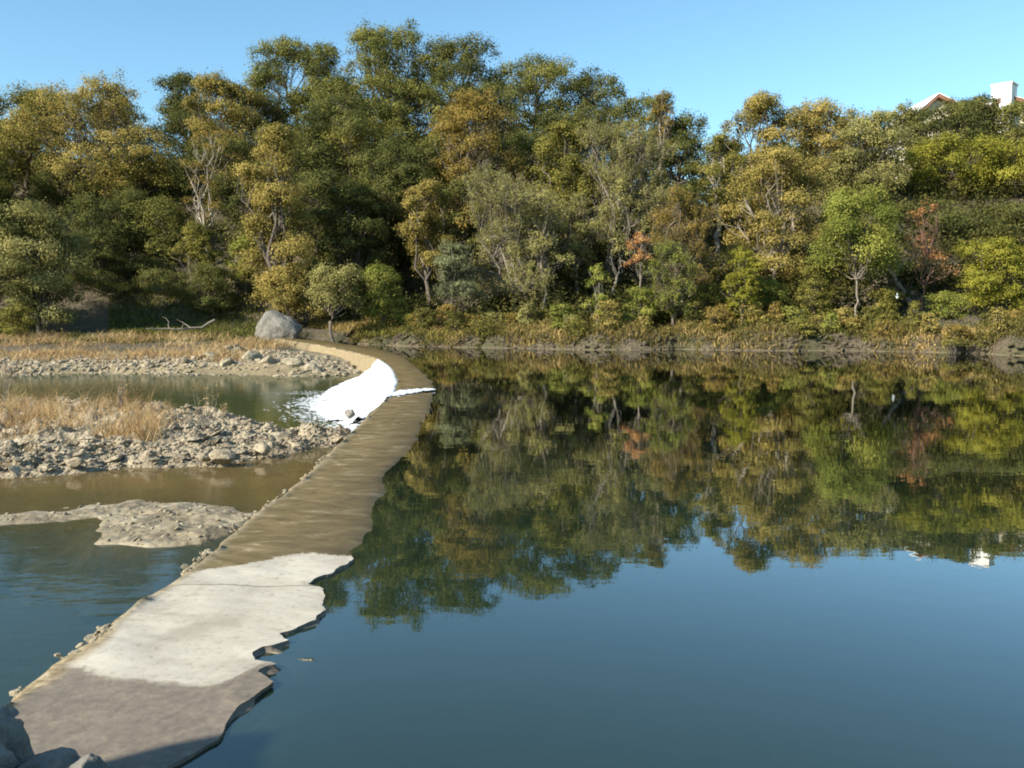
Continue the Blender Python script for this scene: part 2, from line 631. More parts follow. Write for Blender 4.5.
ys = np.concatenate([np.arange(4.5, 62, 1.0), [62]])
cl = [(float(xdam(v)), float(v)) for v in ys]
up_out = [(-3.0, -6)] + [(cl[0][0], 1.0)] + cl + [(-16.5, 66), (-30, 84), (-30, 95), (400, 95), (400, -6)]
dn_out = [(-3.2, -6)] + [(cl[0][0] - 0.02, 1.0)] + [(x - 0.02, y) for x, y in cl] + [(-17.5, 66), (-30, 74), (-400, 74), (-400, -6)]
water_box('river_water', up_out, 0.0, -6.0, WUP)
water_box('pool_water', dn_out, Zd, -6.0, WDN)

# ------------------------------------------------------------------ concrete dam
m, N, L = mat_new('old concrete dam')
geo = N.new('ShaderNodeNewGeometry')
P = geo.outputs['Position']
sep = N.new('ShaderNodeSeparateXYZ')
L.new(P, sep.inputs[0])
X, Y, Z = sep.outputs
nb = noise_node(N, L, 1.3, 6, 0.6, P)
nf = noise_node(N, L, 14, 6, 0.65, P)
nfine = noise_node(N, L, 60, 3, 0.6, P)
dry = ramp(N, [(0.33, (0.33, 0.29, 0.228)), (0.47, (0.425, 0.38, 0.305)), (0.62, (0.48, 0.435, 0.355))])
L.new(nb.outputs[0], dry.inputs[0])
spk = ramp(N, [(0.32, (0.45, 0.42, 0.37)), (0.43, (0.9, 0.89, 0.88)), (0.6, (1, 1, 1))])
L.new(nf.outputs[0], spk.inputs[0])
dryc = mixc(N, L, 0.55, dry.outputs[0], spk.outputs[0], 'MULTIPLY')
# thin running water stains: streaks run across the crest
mp = N.new('ShaderNodeMapping')
mp.inputs['Scale'].default_value = (1.5, 3.0, 1)
L.new(P, mp.inputs['Vector'])
ns = noise_node(N, L, 1.0, 8, 0.72, mp.outputs[0], 0.9)
wet = ramp(N, [(0.30, (0.085, 0.056, 0.020)), (0.45, (0.140, 0.098, 0.036)), (0.57, (0.195, 0.142, 0.060)), (0.67, (0.36, 0.29, 0.18))])
L.new(ns.outputs[0], wet.inputs[0])
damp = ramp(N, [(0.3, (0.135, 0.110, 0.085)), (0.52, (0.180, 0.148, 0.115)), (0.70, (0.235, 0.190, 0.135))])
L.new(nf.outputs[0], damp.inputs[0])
atx = N.new('ShaderNodeAttribute')
atx.attribute_name = 'wetfar'
atd = N.new('ShaderNodeAttribute')
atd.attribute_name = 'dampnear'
atr = N.new('ShaderNodeAttribute')
atr.attribute_name = 'rim'
jit = math_node(N, L, 'MULTIPLY', math_node(N, L, 'ADD', nf.outputs[0], -0.5), 0.22)
jit2 = math_node(N, L, 'MULTIPLY', math_node(N, L, 'ADD', nb.outputs[0], -0.5), 1.1)
wf = math_node(N, L, 'MULTIPLY', math_node(N, L, 'ADD', math_node(N, L, 'ADD', atx.outputs['Fac'], math_node(N, L, 'MULTIPLY', jit, 1.6)), math_node(N, L, 'MULTIPLY', jit2, 0.25)), 16.0, clamp=True)
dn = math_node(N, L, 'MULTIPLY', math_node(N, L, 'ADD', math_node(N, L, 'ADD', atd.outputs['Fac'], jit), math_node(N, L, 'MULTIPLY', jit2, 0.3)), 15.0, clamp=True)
atl = N.new('ShaderNodeAttribute')
atl.attribute_name = 'lake'
lk = math_node(N, L, 'MULTIPLY', math_node(N, L, 'ADD', atl.outputs['Fac'], math_node(N, L, 'MULTIPLY', jit2, 0.8)), 0.75, clamp=True)
wetc = mixc(N, L, lk, wet.outputs[0], (0.070, 0.052, 0.024))
c = mixc(N, L, wf, dryc, wetc)
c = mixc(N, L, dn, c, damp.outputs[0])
rimc = ramp(N, [(0.3, (0.12, 0.085, 0.042)), (0.52, (0.24, 0.185, 0.105)), (0.72, (0.40, 0.34, 0.23))])
L.new(nf.outputs[0], rimc.inputs[0])
rf = math_node(N, L, 'MULTIPLY', math_node(N, L, 'ADD', math_node(N, L, 'ADD', atr.outputs['Fac'], jit2), jit), 3.0, clamp=True)
c = mixc(N, L, rf, c, rimc.outputs[0])
# construction joint across the dry slab
p0, p1 = onz(60, 584.5, 0.04), onz(322, 584.0, 0.04)
sl_ = (p1[1] - p0[1]) / (p1[0] - p0[0])
ln = math_node(N, L, 'ADD', Y, math_node(N, L, 'ADD', math_node(N, L, 'MULTIPLY', X, -sl_), -(p0[1] - sl_ * p0[0])))
ln = math_node(N, L, 'ADD', ln, math_node(N, L, 'MULTIPLY', math_node(N, L, 'ADD', nf.outputs[0], -0.5), 0.05))
ln = math_node(N, L, 'LESS_THAN', math_node(N, L, 'ABSOLUTE', ln), 0.016)
c = mixc(N, L, math_node(N, L, 'MULTIPLY', ln, 0.6), c, (0.12, 0.10, 0.07))
b = N.new('ShaderNodeBsdfPrincipled')
L.new(c, b.inputs['Base Color'])
rg = math_node(N, L, 'SUBTRACT', 0.9, math_node(N, L, 'MULTIPLY', wf, 0.48))
rg = math_node(N, L, 'SUBTRACT', rg, math_node(N, L, 'MULTIPLY', dn, 0.12))
L.new(rg, b.inputs['Roughness'])
b.inputs['Specular IOR Level'].default_value = 0.25
bp = N.new('ShaderNodeBump')
bp.inputs['Strength'].default_value = 0.28
bp.inputs['Distance'].default_value = 0.012
hh = math_node(N, L, 'ADD', nf.outputs[0], math_node(N, L, 'MULTIPLY', nfine.outputs[0], 0.4))
L.new(hh, bp.inputs['Height'])
L.new(bp.outputs[0], b.inputs['Normal'])
o = N.new('ShaderNodeOutputMaterial')
L.new(b.outputs[0], o.inputs[0])
CONC = m

dam = thing('concrete_dam', 'long low concrete dam curving across the river with wet brown crest', 'dam', (0, 0, 0))
nrow = len(LE)
ACR = np.array([0, .012, .03, .06, .1, .16, .24, .32, .4, .48, .56, .64, .72, .8, .86, .91, .95, .98, 1.0])
CR = LE[:, None] * (1 - ACR)[None, :, None] + RE[:, None] * ACR[None, :, None]
fl = CR.reshape(-1, 3)
dz = fbm(np.stack([fl[:, 0] * 1.2, fl[:, 1] * 1.2, fl[:, 2] * 0], 1), 4, 4) * 0.035 + fbm(np.stack([fl[:, 0] * 7, fl[:, 1] * 7, fl[:, 2] * 0], 1), 6, 3) * 0.008
CR = fl.copy()
CR[:, 2] += dz
CR = CR.reshape(nrow, len(ACR), 3)
# rough rounded downstream lip
lipn = fbm(np.stack([LE[:, 0] * 2.2, LE[:, 1] * 2.2, LE[:, 2] * 0], 1), 14, 5) + 0.6 * np.abs(fbm(np.stack([LE[:, 0] * 6, LE[:, 1] * 6, LE[:, 2] * 0], 1), 15, 3))
for k, (dr, ex) in enumerate(((-0.07, 1), (-0.02, 0.8), (0.0, 0.5), (0.0, 0.25))):
    CR[:, k, 2] += dr + lipn * 0.13 * ex
    CR[:, k, 0] += lipn * 0.22 * ex
# boundaries of the wet and damp stains, measured on the crest
wb = np.array([onz(a, b_, 0.04)[:2] for a, b_ in [(150, 582), (190, 573), (250, 564), (285, 555), (310, 552), (330, 556), (375, 556)]])
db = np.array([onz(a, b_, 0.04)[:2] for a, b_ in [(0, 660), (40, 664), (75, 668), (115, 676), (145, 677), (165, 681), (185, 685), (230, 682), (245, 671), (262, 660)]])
# the wet stretch dips under the river along a ragged line
FL0 = CR.reshape(-1, 3)
wz = np.clip((FL0[:, 1] - np.interp(FL0[:, 0], wb[:, 0], wb[:, 1])) * 1.0, 0, 1) * np.clip((56 - FL0[:, 1]) / 8, 0, 1)
eg = np.tile(np.interp(ACR, [0.84, 1.0], [0, 1.0]), nrow)
FL0[:, 2] -= wz * eg * (0.085 + 0.07 * fbm2(FL0[:, 0], FL0[:, 1], 0.6, 41, 5))
CR = FL0.reshape(nrow, len(ACR), 3)
FL = CR.reshape(-1, 3)
wetfar = np.clip((FL[:, 1] - np.interp(FL[:, 0], wb[:, 0], wb[:, 1])) * 1.0, -1, 1)
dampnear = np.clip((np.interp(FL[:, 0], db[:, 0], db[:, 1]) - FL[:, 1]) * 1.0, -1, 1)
rim = np.tile(np.interp(ACR, [0, 0.05, 0.14, 0.3], [0.5, 0.32, -0.2, -1]), nrow)
i0 = (np.arange(nrow - 1)[:, None] * len(ACR) + np.arange(len(ACR) - 1)[None]).ravel()
q = np.stack([i0, i0 + 1, i0 + len(ACR) + 1, i0 + len(ACR)], 1)
link('crest', mesh_np('crest', FL, q, CONC, smooth=True, attrs=dict(wetfar=wetfar, dampnear=dampnear, rim=rim, lake=np.tile(np.interp(ACR, [0, 0.35, 1], [-0.5, 0.0, 1]), nrow))), dam)


def wall_strip(edge, drops, outs, side, seed, amp):
    """a face running down from an edge of the crest"""
    t = np.gradient(edge, axis=0)
    for _ in range(6):
        t[1:-1] = (t[:-2] + t[1:-1] * 2 + t[2:]) / 4
    n = unit(np.stack([-t[:, 1], t[:, 0], t[:, 0] * 0], 1)) * side
    rows = []
    for d_, o_ in zip(drops, outs):
        p = edge + n * o_
        p = p + np.array([0, 0, 1.0]) * d_
        rows.append(p)
    A = np.stack(rows, 1)
    f = A.reshape(-1, 3)
    d = fbm(f * 2.5, seed, 4) * amp
    mask = np.tile((np.array(drops) < -0.05).astype(float), len(edge))
    nn = np.repeat(n, len(drops), 0)
    f = f + nn * (d * mask)[:, None]
    k = len(drops)
    i0 = (np.arange(len(edge) - 1)[:, None] * k + np.arange(k - 1)[None]).ravel()
    return f, np.stack([i0, i0 + 1, i0 + k + 1, i0 + k], 1)


f, q = wall_strip(CR[:, 0], (0, -0.1, -0.3, -0.6, -0.9, -1.4, -2.4), (0, 0.05, 0.12, 0.25, 0.4, 0.6, 0.8), 1, 31, 0.18)
one = np.ones(len(f))
link('downstream_face', mesh_np('downstream_face', f, q[:, ::-1], CONC, smooth=True, attrs=dict(wetfar=one * 0 - 1, dampnear=one * 0 - 1, rim=one * 0.75)), dam)
f, q = wall_strip(CR[:, -1], (0, -0.03, -0.055, -0.09, -0.16, -0.34, -0.8, -2.6), (0, 0.0, 0.06, 0.16, 0.28, 0.4, 0.5, 0.7), -1, 33, 0.20)
one = np.ones(len(f))
link('upstream_face', mesh_np('upstream_face', f, q, CONC, smooth=True, attrs=dict(wetfar=one * 0 - 1, dampnear=one * 0.5, rim=one * 0 - 1)), dam)
# broken slab edges lying just under the water
mb = MB()
for a, b_, rx, ry, zz in ((287, 662, .26, .17, -.02), (294, 650, .24, .2, -.03), (264, 716, .22, .30, -.06), (312, 634, .26, .12, -.03), (262, 722, .3, .3, -.2), (328, 577, .40, .22, -.03),
                         (345, 565, .3, .2, -.1), (335, 600, .3, .5, -.25)):
    c0 = onz(a, b_, zz)
    n = 40
    th = np.arange(n) / n * 2 * math.pi
    rr = 1 + fbm(np.stack([np.cos(th) * 1.6 + a, np.sin(th) * 1.6, th * 0], 1), a, 4) * 1.0
    ring = np.stack([c0[0] + np.cos(th) * rx * rr, c0[1] + np.sin(th) * ry * rr, np.full(n, zz) + fbm(np.stack([np.cos(th), np.sin(th), th * 0 + b_], 1), 3, 2) * 0.06], 1)
    low = ring * np.array([1, 1, 0]) + np.array([0, 0, zz - 0.5])
    v = np.concatenate([ring, low, c0[None] + np.array([[0, 0, 0.01]])])
    j = np.arange(n)
    mb = MB()
    mb.add(v, np.stack([j, j + n, (j + 1) % n + n, (j + 1) % n], 1), np.stack([j, (j + 1) % n, j * 0 + 2 * n], 1))
    mb.build('submerged_ledge', ROCK_TAN, dam)

# ------------------------------------------------------------------ waterfall and foam
m, N, L = mat_new('white water')
geo = N.new('ShaderNodeNewGeometry')
n1 = noise_node(N, L, 5.0, 5, 0.6, geo.outputs['Position'])
n2 = noise_node(N, L, 22.0, 4, 0.6, geo.outputs['Position'])
b = N.new('ShaderNodeBsdfPrincipled')
fc_ = ramp(N, [(0.34, (0.40, 0.44, 0.45)), (0.52, (0.70, 0.71, 0.72))])
L.new(n1.outputs[0], fc_.inputs[0])
L.new(fc_.outputs[0], b.inputs['Base Color'])
b.inputs['Roughness'].default_value = 0.55
b.inputs['Subsurface Weight'].default_value = 0.0
bp = N.new('ShaderNodeBump')
bp.inputs['Strength'].default_value = 0.35
bp.inputs['Distance'].default_value = 0.08
L.new(math_node(N, L, 'ADD', n1.outputs[0], math_node(N, L, 'MULTIPLY', n2.outputs[0], 0.4)), bp.inputs['Height'])
L.new(bp.outputs[0], b.inputs['Normal'])
o = N.new('ShaderNodeOutputMaterial')
L.new(b.outputs[0], o.inputs[0])
FOAM = m

# stretch of the rim that spills
rimL = CR[:, 1].copy()
for _ in range(30):
    rimL[1:-1] = (rimL[:-2] + 2 * rimL[1:-1] + rimL[2:]) / 4
sel = np.where((LE[:, 1] > 26.4) & (LE[:, 1] < 49))[0]
rl = resample(rimL[sel[0]:sel[-1] + 1], 240)
t = np.gradient(rl, axis=0)
for _ in range(40):
    t[1:-1] = (t[:-2] + 2 * t[1:-1] + t[2:]) / 4
nn = unit(np.stack([-t[:, 1], t[:, 0], t[:, 0] * 0], 1))
prof = [(-0.06, -0.01), (0.0, 0.035), (0.12, 0.02), (0.28, -0.06), (0.45, -0.16), (0.65, -0.28), (0.9, -0.41), (1.15, -0.53), (1.45, -0.65), (1.8, -0.76), (2.2, -0.85), (2.6, -0.90), (2.9, -0.97)]
u = np.linspace(0, 1, len(rl))
reach = np.interp(u, [0, 0.08, 0.3, 0.6, 0.85, 1], [0.35, 0.8, 1.3, 1.15, 0.75, 0.35])
rows = []
for a, z in prof:
    p = rl + nn * (a * np.where(a > 0, reach, 1))[:, None]
    p[:, 2] = rl[:, 2] + z if a <= 0.5 else Zd + (z + 0.9) * 1.0
    rows.append(p)
A = np.stack(rows, 1)
f = A.reshape(-1, 3)
amp = np.tile(np.array([0.0, .015, .03, .05, .09, .14, .18, .2, .2, .18, .14, .08, 0.02]), len(rl))
f[:, 2] += (fbm(f * np.array([3.0, 3.0, 1.0]), 51, 4) * 1.3 + 0.15) * amp
f[:, 0] += fbm(f * 3.0, 52, 3) * amp * 0.8
k = len(prof)
i0 = (np.arange(len(rl) - 1)[:, None] * k + np.arange(k - 1)[None]).ravel()
q = np.stack([i0, i0 + 1, i0 + k + 1, i0 + k], 1)
# gaps where the sheet tears at its two ends and outer lip
fc = f[q].mean(1)
tear = fbm(np.stack([np.repeat(np.arange(len(rl) - 1), k - 1) * 0.22, np.tile(np.arange(k - 1), len(rl) - 1) * 0.35, np.zeros((len(rl) - 1) * (k - 1))], 1), 77, 4) * 1.3
ue = np.repeat(u[:-1], k - 1)
ra = np.tile(np.arange(k - 1), len(rl) - 1)
keep = tear > np.maximum(np.interp(ue, [0, .1, .85, 1], [0.25, -2, -2, 0.25]), np.interp(ra, [0, 1, 2, 8, 11], [-2, -2, -2, -1.2, -0.05]))
wf_o = link('waterfall', mesh_np('waterfall', f, q[keep], FOAM, smooth=True))
wf_o['kind'] = 'structure'

rng = np.random.default_rng(5)


def flecks(n, cen, spread, size, z):
    x = cen[0] + rng.normal(0, 1, n) * spread[0]
    y = cen[1] + rng.normal(0, 1, n) * spread[1]
    return x, y, size * rng.uniform(0.3, 1.4, n), np.full(n, z) + rng.uniform(0.004, 0.02, n)


parts = []
for a, b_, sx, sy, n, sz in ((340, 402, 0.9, 1.6, 500, 0.10), (328, 398, 0.6, 0.8, 160, 0.07), (352, 428, 0.5, 0.9, 260, 0.09), (335, 415, 0.8, 1.2, 260, 0.07), (312, 393, 0.8, 0.5, 50, 0.05), (338, 437, 0.7, 0.5, 60, 0.05)):
    parts.append(flecks(n * 5, onz(a, b_, Zd), (sx * 0.85, sy), sz * 0.32, Zd))
x, y, s_, z = [np.concatenate(v) for v in zip(*parts)]
th = np.arange(6) / 6 * 2 * math.pi
jit_ = rng.uniform(0.5, 1.3, (len(x), 6))
V = np.stack([x[:, None] + np.cos(th) * s_[:, None] * jit_ * 2.2, y[:, None] + np.sin(th) * s_[:, None] * jit_, np.repeat(z[:, None], 6, 1)], -1)
C0 = np.stack([x, y, z + s_ * 0.35], -1)[:, None]
V = np.concatenate([V, C0], 1).reshape(-1, 3)
base = np.arange(len(x))[:, None, None] * 7
tri = np.array([(i, (i + 1) % 6, 6) for i in range(6)])[None] + base
fo = link('foam', mesh_np('foam', V, tri.reshape(-1, 3), FOAM, smooth=True))
fo['kind'] = 'stuff'
# thin foam line where the water steps over the break in the crest
pa, pb = onz(398, 393, 0.05), onz(432, 389.5, 0.04)
n = 520
tt = rng.uniform(0, 1, n) ** 1.5
x = pa[0] + (pb[0] - pa[0]) * tt + rng.normal(0, 0.05, n)
y = pa[1] + (pb[1] - pa[1]) * tt + rng.normal(0, 1, n) * (0.32 * (1 - tt) + 0.08)
s_ = 0.06 * rng.uniform(0.4, 1.4, n)
z = np.full(n, 0.035) + rng.uniform(0.0, 0.03, n)
jit_ = rng.uniform(0.5, 1.3, (n, 6))
V = np.stack([x[:, None] + np.cos(th) * s_[:, None] * jit_ * 2.0, y[:, None] + np.sin(th) * s_[:, None] * jit_ * 1.6, np.repeat(z[:, None], 6, 1)], -1)
V = np.concatenate([V, np.stack([x, y, z + s_ * 0.4], -1)[:, None]], 1).reshape(-1, 3)
tri = np.array([(i, (i + 1) % 6, 6) for i in range(6)])[None] + np.arange(n)[:, None, None] * 7
fo2 = link('crest_foam', mesh_np('crest_foam', V, tri.reshape(-1, 3), FOAM, smooth=True))
fo2['kind'] = 'stuff'

# ------------------------------------------------------------------ rocks
ICO = {}


def ico(sub):
    if sub not in ICO:
        bm = bmesh.new()
        bmesh.ops.create_icosphere(bm, subdivisions=sub, radius=1)
        ICO[sub] = (np.array([v.co[:] for v in bm.verts]), np.array([[v.index for v in f.verts] for f in bm.faces]))
        bm.free()
    return ICO[sub]


SHELF = rock_mat('brown shelf stone', (0.13, 0.10, 0.06), (0.25, 0.205, 0.13), (0.39, 0.335, 0.23), 1.2, 0.35)


def rock_geo(seed, size, sub=4, rough=0.5, facets=9):
    v, f = ico(sub)
    r = np.random.default_rng(seed)
    v = v.copy()
    # flat broken sides: clamp against random planes
    for _ in range(facets):
        n = unit(r.normal(0, 1, 3))
        d = r.uniform(0.55, 0.9)
        over = np.maximum(v @ n - d, 0)
        v = v - over[:, None] * n[None] * 0.9
    v = v * (1 + fbm(v * 1.8 + seed * 3.1, seed, 5)[:, None] * rough * 0.5)
    v = v + unit(v) * (fbm(v * 7 + seed, seed + 2, 3)[:, None] * rough * 0.10)
    return v * np.asarray(size), f


def rock(seed, loc, size, label, mat=None, sub=4, rough=0.5, group=None, rot=0.0, cat='rock', name='rock'):
    v, f = rock_geo(seed, size, sub, rough)
    o = link(name, mesh_np(name, v, f, mat or ROCK, smooth=(sub >= 4)), None, loc, (0, 0, rot))
    return tag(o, label, cat, group)


# islands and shelves below the dam: fine height fields
def shelf(name, outline, res, hmax, mat, seed, rough, edge=1.2, tilt=0.0, zwater=Zd):
    ol = np.array([onz(a, b_, zwater)[:2] for a, b_ in outline])
    x0, y0 = ol.min(0) - 1.5
    x1, y1 = ol.max(0) + 1.5
    xs = np.arange(x0, x1, res)
    ysn = np.arange(y0, y1, res)
    GX, GY = np.meshgrid(xs, ysn)
    px_ = GX.ravel()
    py_ = GY.ravel()
    inside = np.zeros(len(px_), bool)
    dist = np.full(len(px_), 1e9)
    n = len(ol)
    for i in range(n):
        a, b_ = ol[i], ol[(i + 1) % n]
        cond = ((a[1] > py_) != (b_[1] > py_))
        with np.errstate(divide='ignore', invalid='ignore'):
            xi = (b_[0] - a[0]) * (py_ - a[1]) / (b_[1] - a[1] + 1e-12) + a[0]
        inside ^= cond & (px_ < xi)
        ab = b_ - a
        tt = np.clip(((px_ - a[0]) * ab[0] + (py_ - a[1]) * ab[1]) / (ab @ ab + 1e-12), 0, 1)
        dist = np.minimum(dist, np.hypot(px_ - a[0] - tt * ab[0], py_ - a[1] - tt * ab[1]))
    sd = np.where(inside, dist, -dist) + fbm2(px_, py_, 0.9, seed, 4) * 0.7
    h = np.where(sd > 0, hmax * (1 - np.exp(-sd / edge)), sd * 0.5)
    ins = sst((sd + 0.2) / 0.5)
    blocky = np.abs(fbm2(px_, py_, 1.6, seed + 5, 4)) * 1.2 + fbm2(px_, py_, 4.5, seed + 9, 3) * 0.35
    z = zwater + 0.02 + h + (blocky - 0.2) * rough * ins
    z = np.maximum(z, zwater - 0.75)
    nxk, nyk = len(xs), len(ysn)
    i0 = (np.arange(nyk - 1)[:, None] * nxk + np.arange(nxk - 1)[None]).ravel()
    q = np.stack([i0, i0 + 1, i0 + nxk + 1, i0 + nxk], 1)
    zmin = z[q].max(1)
    q = q[zmin > zwater - 0.6]
    o = link(name, mesh_np(name, np.stack([px_, py_, z], 1), q, mat, smooth=False))
    o['kind'] = 'structure'
    return (xs, ysn, z.reshape(nyk, nxk), sd.reshape(nyk, nxk))


def sample(sh, n, r, lo=0.05, hi=99, cond=None):
    xs, ysn, z, sd = sh
    k = np.argwhere((sd > lo) & (sd < hi))
    if cond is not None:
        pts = np.stack([xs[k[:, 1]], ysn[k[:, 0]]], 1)
        k = k[cond(pts)]
    k = k[r.integers(0, len(k), n)]
    return np.stack([xs[k[:, 1]] + r.uniform(-.05, .05, n), ysn[k[:, 0]] + r.uniform(-.05, .05, n), z[k[:, 0], k[:, 1]]], 1)


isl = shelf('rocky_island', [(-60, 482), (0, 477), (60, 472), (130, 467), (200, 466), (222, 466), (262, 458), (300, 452), (340, 444), (352, 436), (330, 436), (285, 434), (262, 428), (246, 420), (232, 416),
                             (200, 414), (150, 409), (60, 407), (-60, 405)], 0.06, 0.34, ROCK, 21, 0.50, 0.8)
bar = shelf('stone_shelf', [(-60, 526), (0, 524), (50, 521), (100, 517), (104, 530), (112, 541), (150, 546), (200, 545), (235, 535), (262, 516), (235, 512), (190, 505), (140, 503), (95, 505), (50, 512), (0, 517), (-60, 520)],
            0.045, 0.07, SHELF, 22, 0.13, 0.5)


def rubble(name, pts, smin, smax, mat, seed, flat=0.6, pw=2.5, sub=2):
    r = np.random.default_rng(seed)
    protos = [rock_geo(seed * 31 + k, (1, 1, 1), sub, 0.9, 13) for k in range(24)]
    f0 = protos[0][1]
    n = len(pts)
    s = smin + (smax - smin) * r.uniform(0, 1, n) ** pw
    V = np.stack([p[0] for p in protos])[r.integers(0, len(protos), n)]
    sc = s[:, None] * r.uniform(0.6, 1.3, (n, 3)) * np.array([1.15, 1.0, flat])
    V = V * sc[:, None]
    a = r.uniform(0, 6.28, n)
    ca, sa = np.cos(a)[:, None], np.sin(a)[:, None]
    Vx = V[..., 0] * ca - V[..., 1] * sa
    Vy = V[..., 0] * sa + V[..., 1] * ca
    tl = r.normal(0, 0.35, n)[:, None]
    V = np.stack([Vx, Vy, V[..., 2] + Vx * tl], -1) + pts[:, None]
    F = f0[None] + (np.arange(n) * V.shape[1])[:, None, None]
    o = link(name, mesh_np(name, V.reshape(-1, 3), F.reshape(-1, 3), mat))
    o['kind'] = 'stuff'
    return o


rr_ = np.random.default_rng(66)
k_ = rr_.integers(20, 330, 620)
k_ = k_[(fbm2(LE[k_, 0] * 0, LE[k_, 1], 1.3, 19, 3) > -0.05)]
pts = LE[k_] + np.stack([rr_.normal(0.0, 0.05, len(k_)), rr_.normal(0, 0.03, len(k_)), rr_.uniform(-0.09, -0.01, len(k_))], 1)
rs_ = rubble('eroded_rim', pts, 0.012, 0.055, ROCK_TAN, 67, 0.6, 1.8, 2)
rs_.parent = dam
r0 = np.random.default_rng(77)
def in_tuft(pts):
    px = 512 + FPX * pts[:, 0] / pts[:, 1]
    e = fbm2(pts[:, 0], pts[:, 1], 0.8, 44, 3)
    return (px < 158 + 40 * fbm2(pts[:, 0], pts[:, 1], 1.7, 45, 3)) & (pts[:, 1] > 21.8 + 2.0 * e) & (pts[:, 1] < 29.8)


rubble('rock_rubble', sample(isl, 16000, r0, -0.15, 3.4, lambda p: ~in_tuft(p)), 0.02, 0.085, ROCK, 78, 0.65, 1.8, 1)
rubble('broken_ledges', sample(isl, 420, r0, 0.0, 2.6, lambda p: ~in_tuft(p)), 0.08, 0.26, ROCK, 81, 0.34, 2.4, 2)
rubble('shelf_pebbles', sample(bar, 260, r0, 0.02, 3), 0.015, 0.07, ROCK_TAN, 79)

# rubble along the far shore below the dam
n = 7000
xb = r0.uniform(-44, -9, n)
sdn = np.interp(xb, DNX, DNY)
yb = sdn + r0.uniform(-0.5, 1, n) ** 1.0 * 4.6 + np.where(xb > -20, r0.uniform(0, 6, n), 0)
ok = xb < xdam(yb) - 1.7
xb, yb = xb[ok], yb[ok]
pts = np.stack([xb, yb, terrain(xb, yb)], 1)
rubble('shore_rubble', pts, 0.04, 0.30, ROCK, 80, 0.6, 2.6, 1)

boul = rock(5, aty(279, 336, 68) + np.array([0, 0, 0.0]), (2.1, 1.7, 1.75), 'big grey angular boulder standing at the far end of the dam', ROCK_GREY, 5, 0.45, cat='boulder', name='boulder')
for vv in boul.data.vertices:
    vv.co.z *= 1.12 - 0.36 * max(vv.co.x / 2.1, -0.2) - 0.5 * max(-vv.co.x / 2.1 - 0.3, 0)
shore_rocks = [
    (210, 357, 54, 0.9, 'pale squared rock among the rubble left of the curved dam wall'),
    (232, 352, 58, 0.9, 'darker rock in the rubble just below the big grey boulder'),
    (250, 362, 53, 1.0, 'large pale block in the middle of the rubble by the dam wall'),
    (268, 370, 51, 0.8, 'pale rock at the water line below the curved dam wall'),
    (292, 371, 50.5, 0.9, 'tan slab leaning against the foot of the curved dam wall'),
    (312, 374, 49.5, 0.7, 'low tan rock at the pool edge nearest the waterfall'),
    (226, 371, 51, 0.7, 'small pale rock at the far pool edge under the dry grass'),
    (182, 364, 52, 0.7, 'rock jutting from the rubble below the dry grass bank'),
]
for k, (a, b_, Yd, s_, lb) in enumerate(shore_rocks):
    p = aty(a, b_, Yd)
    p[2] = max(tz(p[0], p[1]), Zd) + 0.1
    s_ *= 0.8
    rock(100 + k, p, (s_, s_ * 0.8, s_ * 0.6), lb, ROCK if k % 2 else ROCK_TAN, 4, 0.5, 'rocks by the far pool edge', rot=k * 0.7)
isl_rocks = [
    (222, 457, 0.62, 'biggest pale rock at the front edge of the rocky island'),
    (205, 456, 0.42, 'rounded rock left of the biggest rock on the island edge'),
    (262, 449, 0.48, 'pale rock on the island point near the dam'),
    (75, 462, 0.40, 'dark-sided rock at the island edge below the dry grass'),
    (10, 455, 0.5, 'rock at the left end of the island edge'),
    (232, 424, 0.5, 'grey rock at the back tip of the island beside the green pool'),
]
for k, (a, b_, s_, lb) in enumerate(isl_rocks):
    p = onz(a, b_, Zd + 0.25)
    s_ *= 0.52
    rock(130 + k, p, (s_, s_ * 0.8, s_ * 0.62), lb, ROCK, 4, 0.5, 'larger rocks on the island', rot=k * 1.1)
rock(150, onz(350, 414, Zd + 0.4), (0.16, 0.16, 0.17), 'wet brown rock poking through the white water of the fall', ROCK_GREY, 4, 0.5)
# shaded boulders by the camera
rock(161, aty(-26, 768, 4.2), (0.29, 0.32, 0.41), 'tall jagged boulder in blue shade at the near end of the dam', ROCK_GREY, 5, 0.9, 'shaded boulders by the near bank', cat='boulder', name='boulder')
rock(162, aty(84, 776, 4.0), (0.10, 0.13, 0.11), 'rounded dark boulder low in the shade on the near dam end', ROCK_GREY, 5, 0.3, 'shaded boulders by the near bank', cat='boulder', name='boulder')
rock(163, aty(42, 776, 4.15), (0.19, 0.22, 0.15), 'smooth shaded slab between the jagged boulder and the rounded one', ROCK_GREY, 5, 0.25, 'shaded boulders by the near bank', cat='boulder', name='boulder')
rock(164, (-7.9, -0.85, 0.8), (2.4, 1.7, 4.9), 'tall unseen grey outcrop added left of the boulders to cast shade', ROCK_GREY, 5, 0.5, cat='outcrop', name='added_shade_rock')  # unseen rock, added to throw shade over the near dam end and boulders
rock(165, (-5.4, -1.2, 0.6), (1.6, 1.3, 2.0), 'lower unseen rounded outcrop added beside the tall shade-casting one', ROCK_GREY, 5, 0.4, cat='outcrop', name='added_shade_rock')  # second unseen rock added next to the shade caster


# ------------------------------------------------------------------ leaves, blades, trees
def leaf_quads(c, nrm, size, r, aspect=0.55):
    n = len(c)
    nrm = unit(nrm)
    t = unit(np.cross(nrm, r.normal(0, 1, (n, 3))))
    b_ = np.cross(nrm, t)
    a = size[:, None]
    v = np.stack([c - t * a, c - b_ * a * aspect, c + t * a, c + b_ * a * aspect], 1)
    return v.reshape(-1, 3)


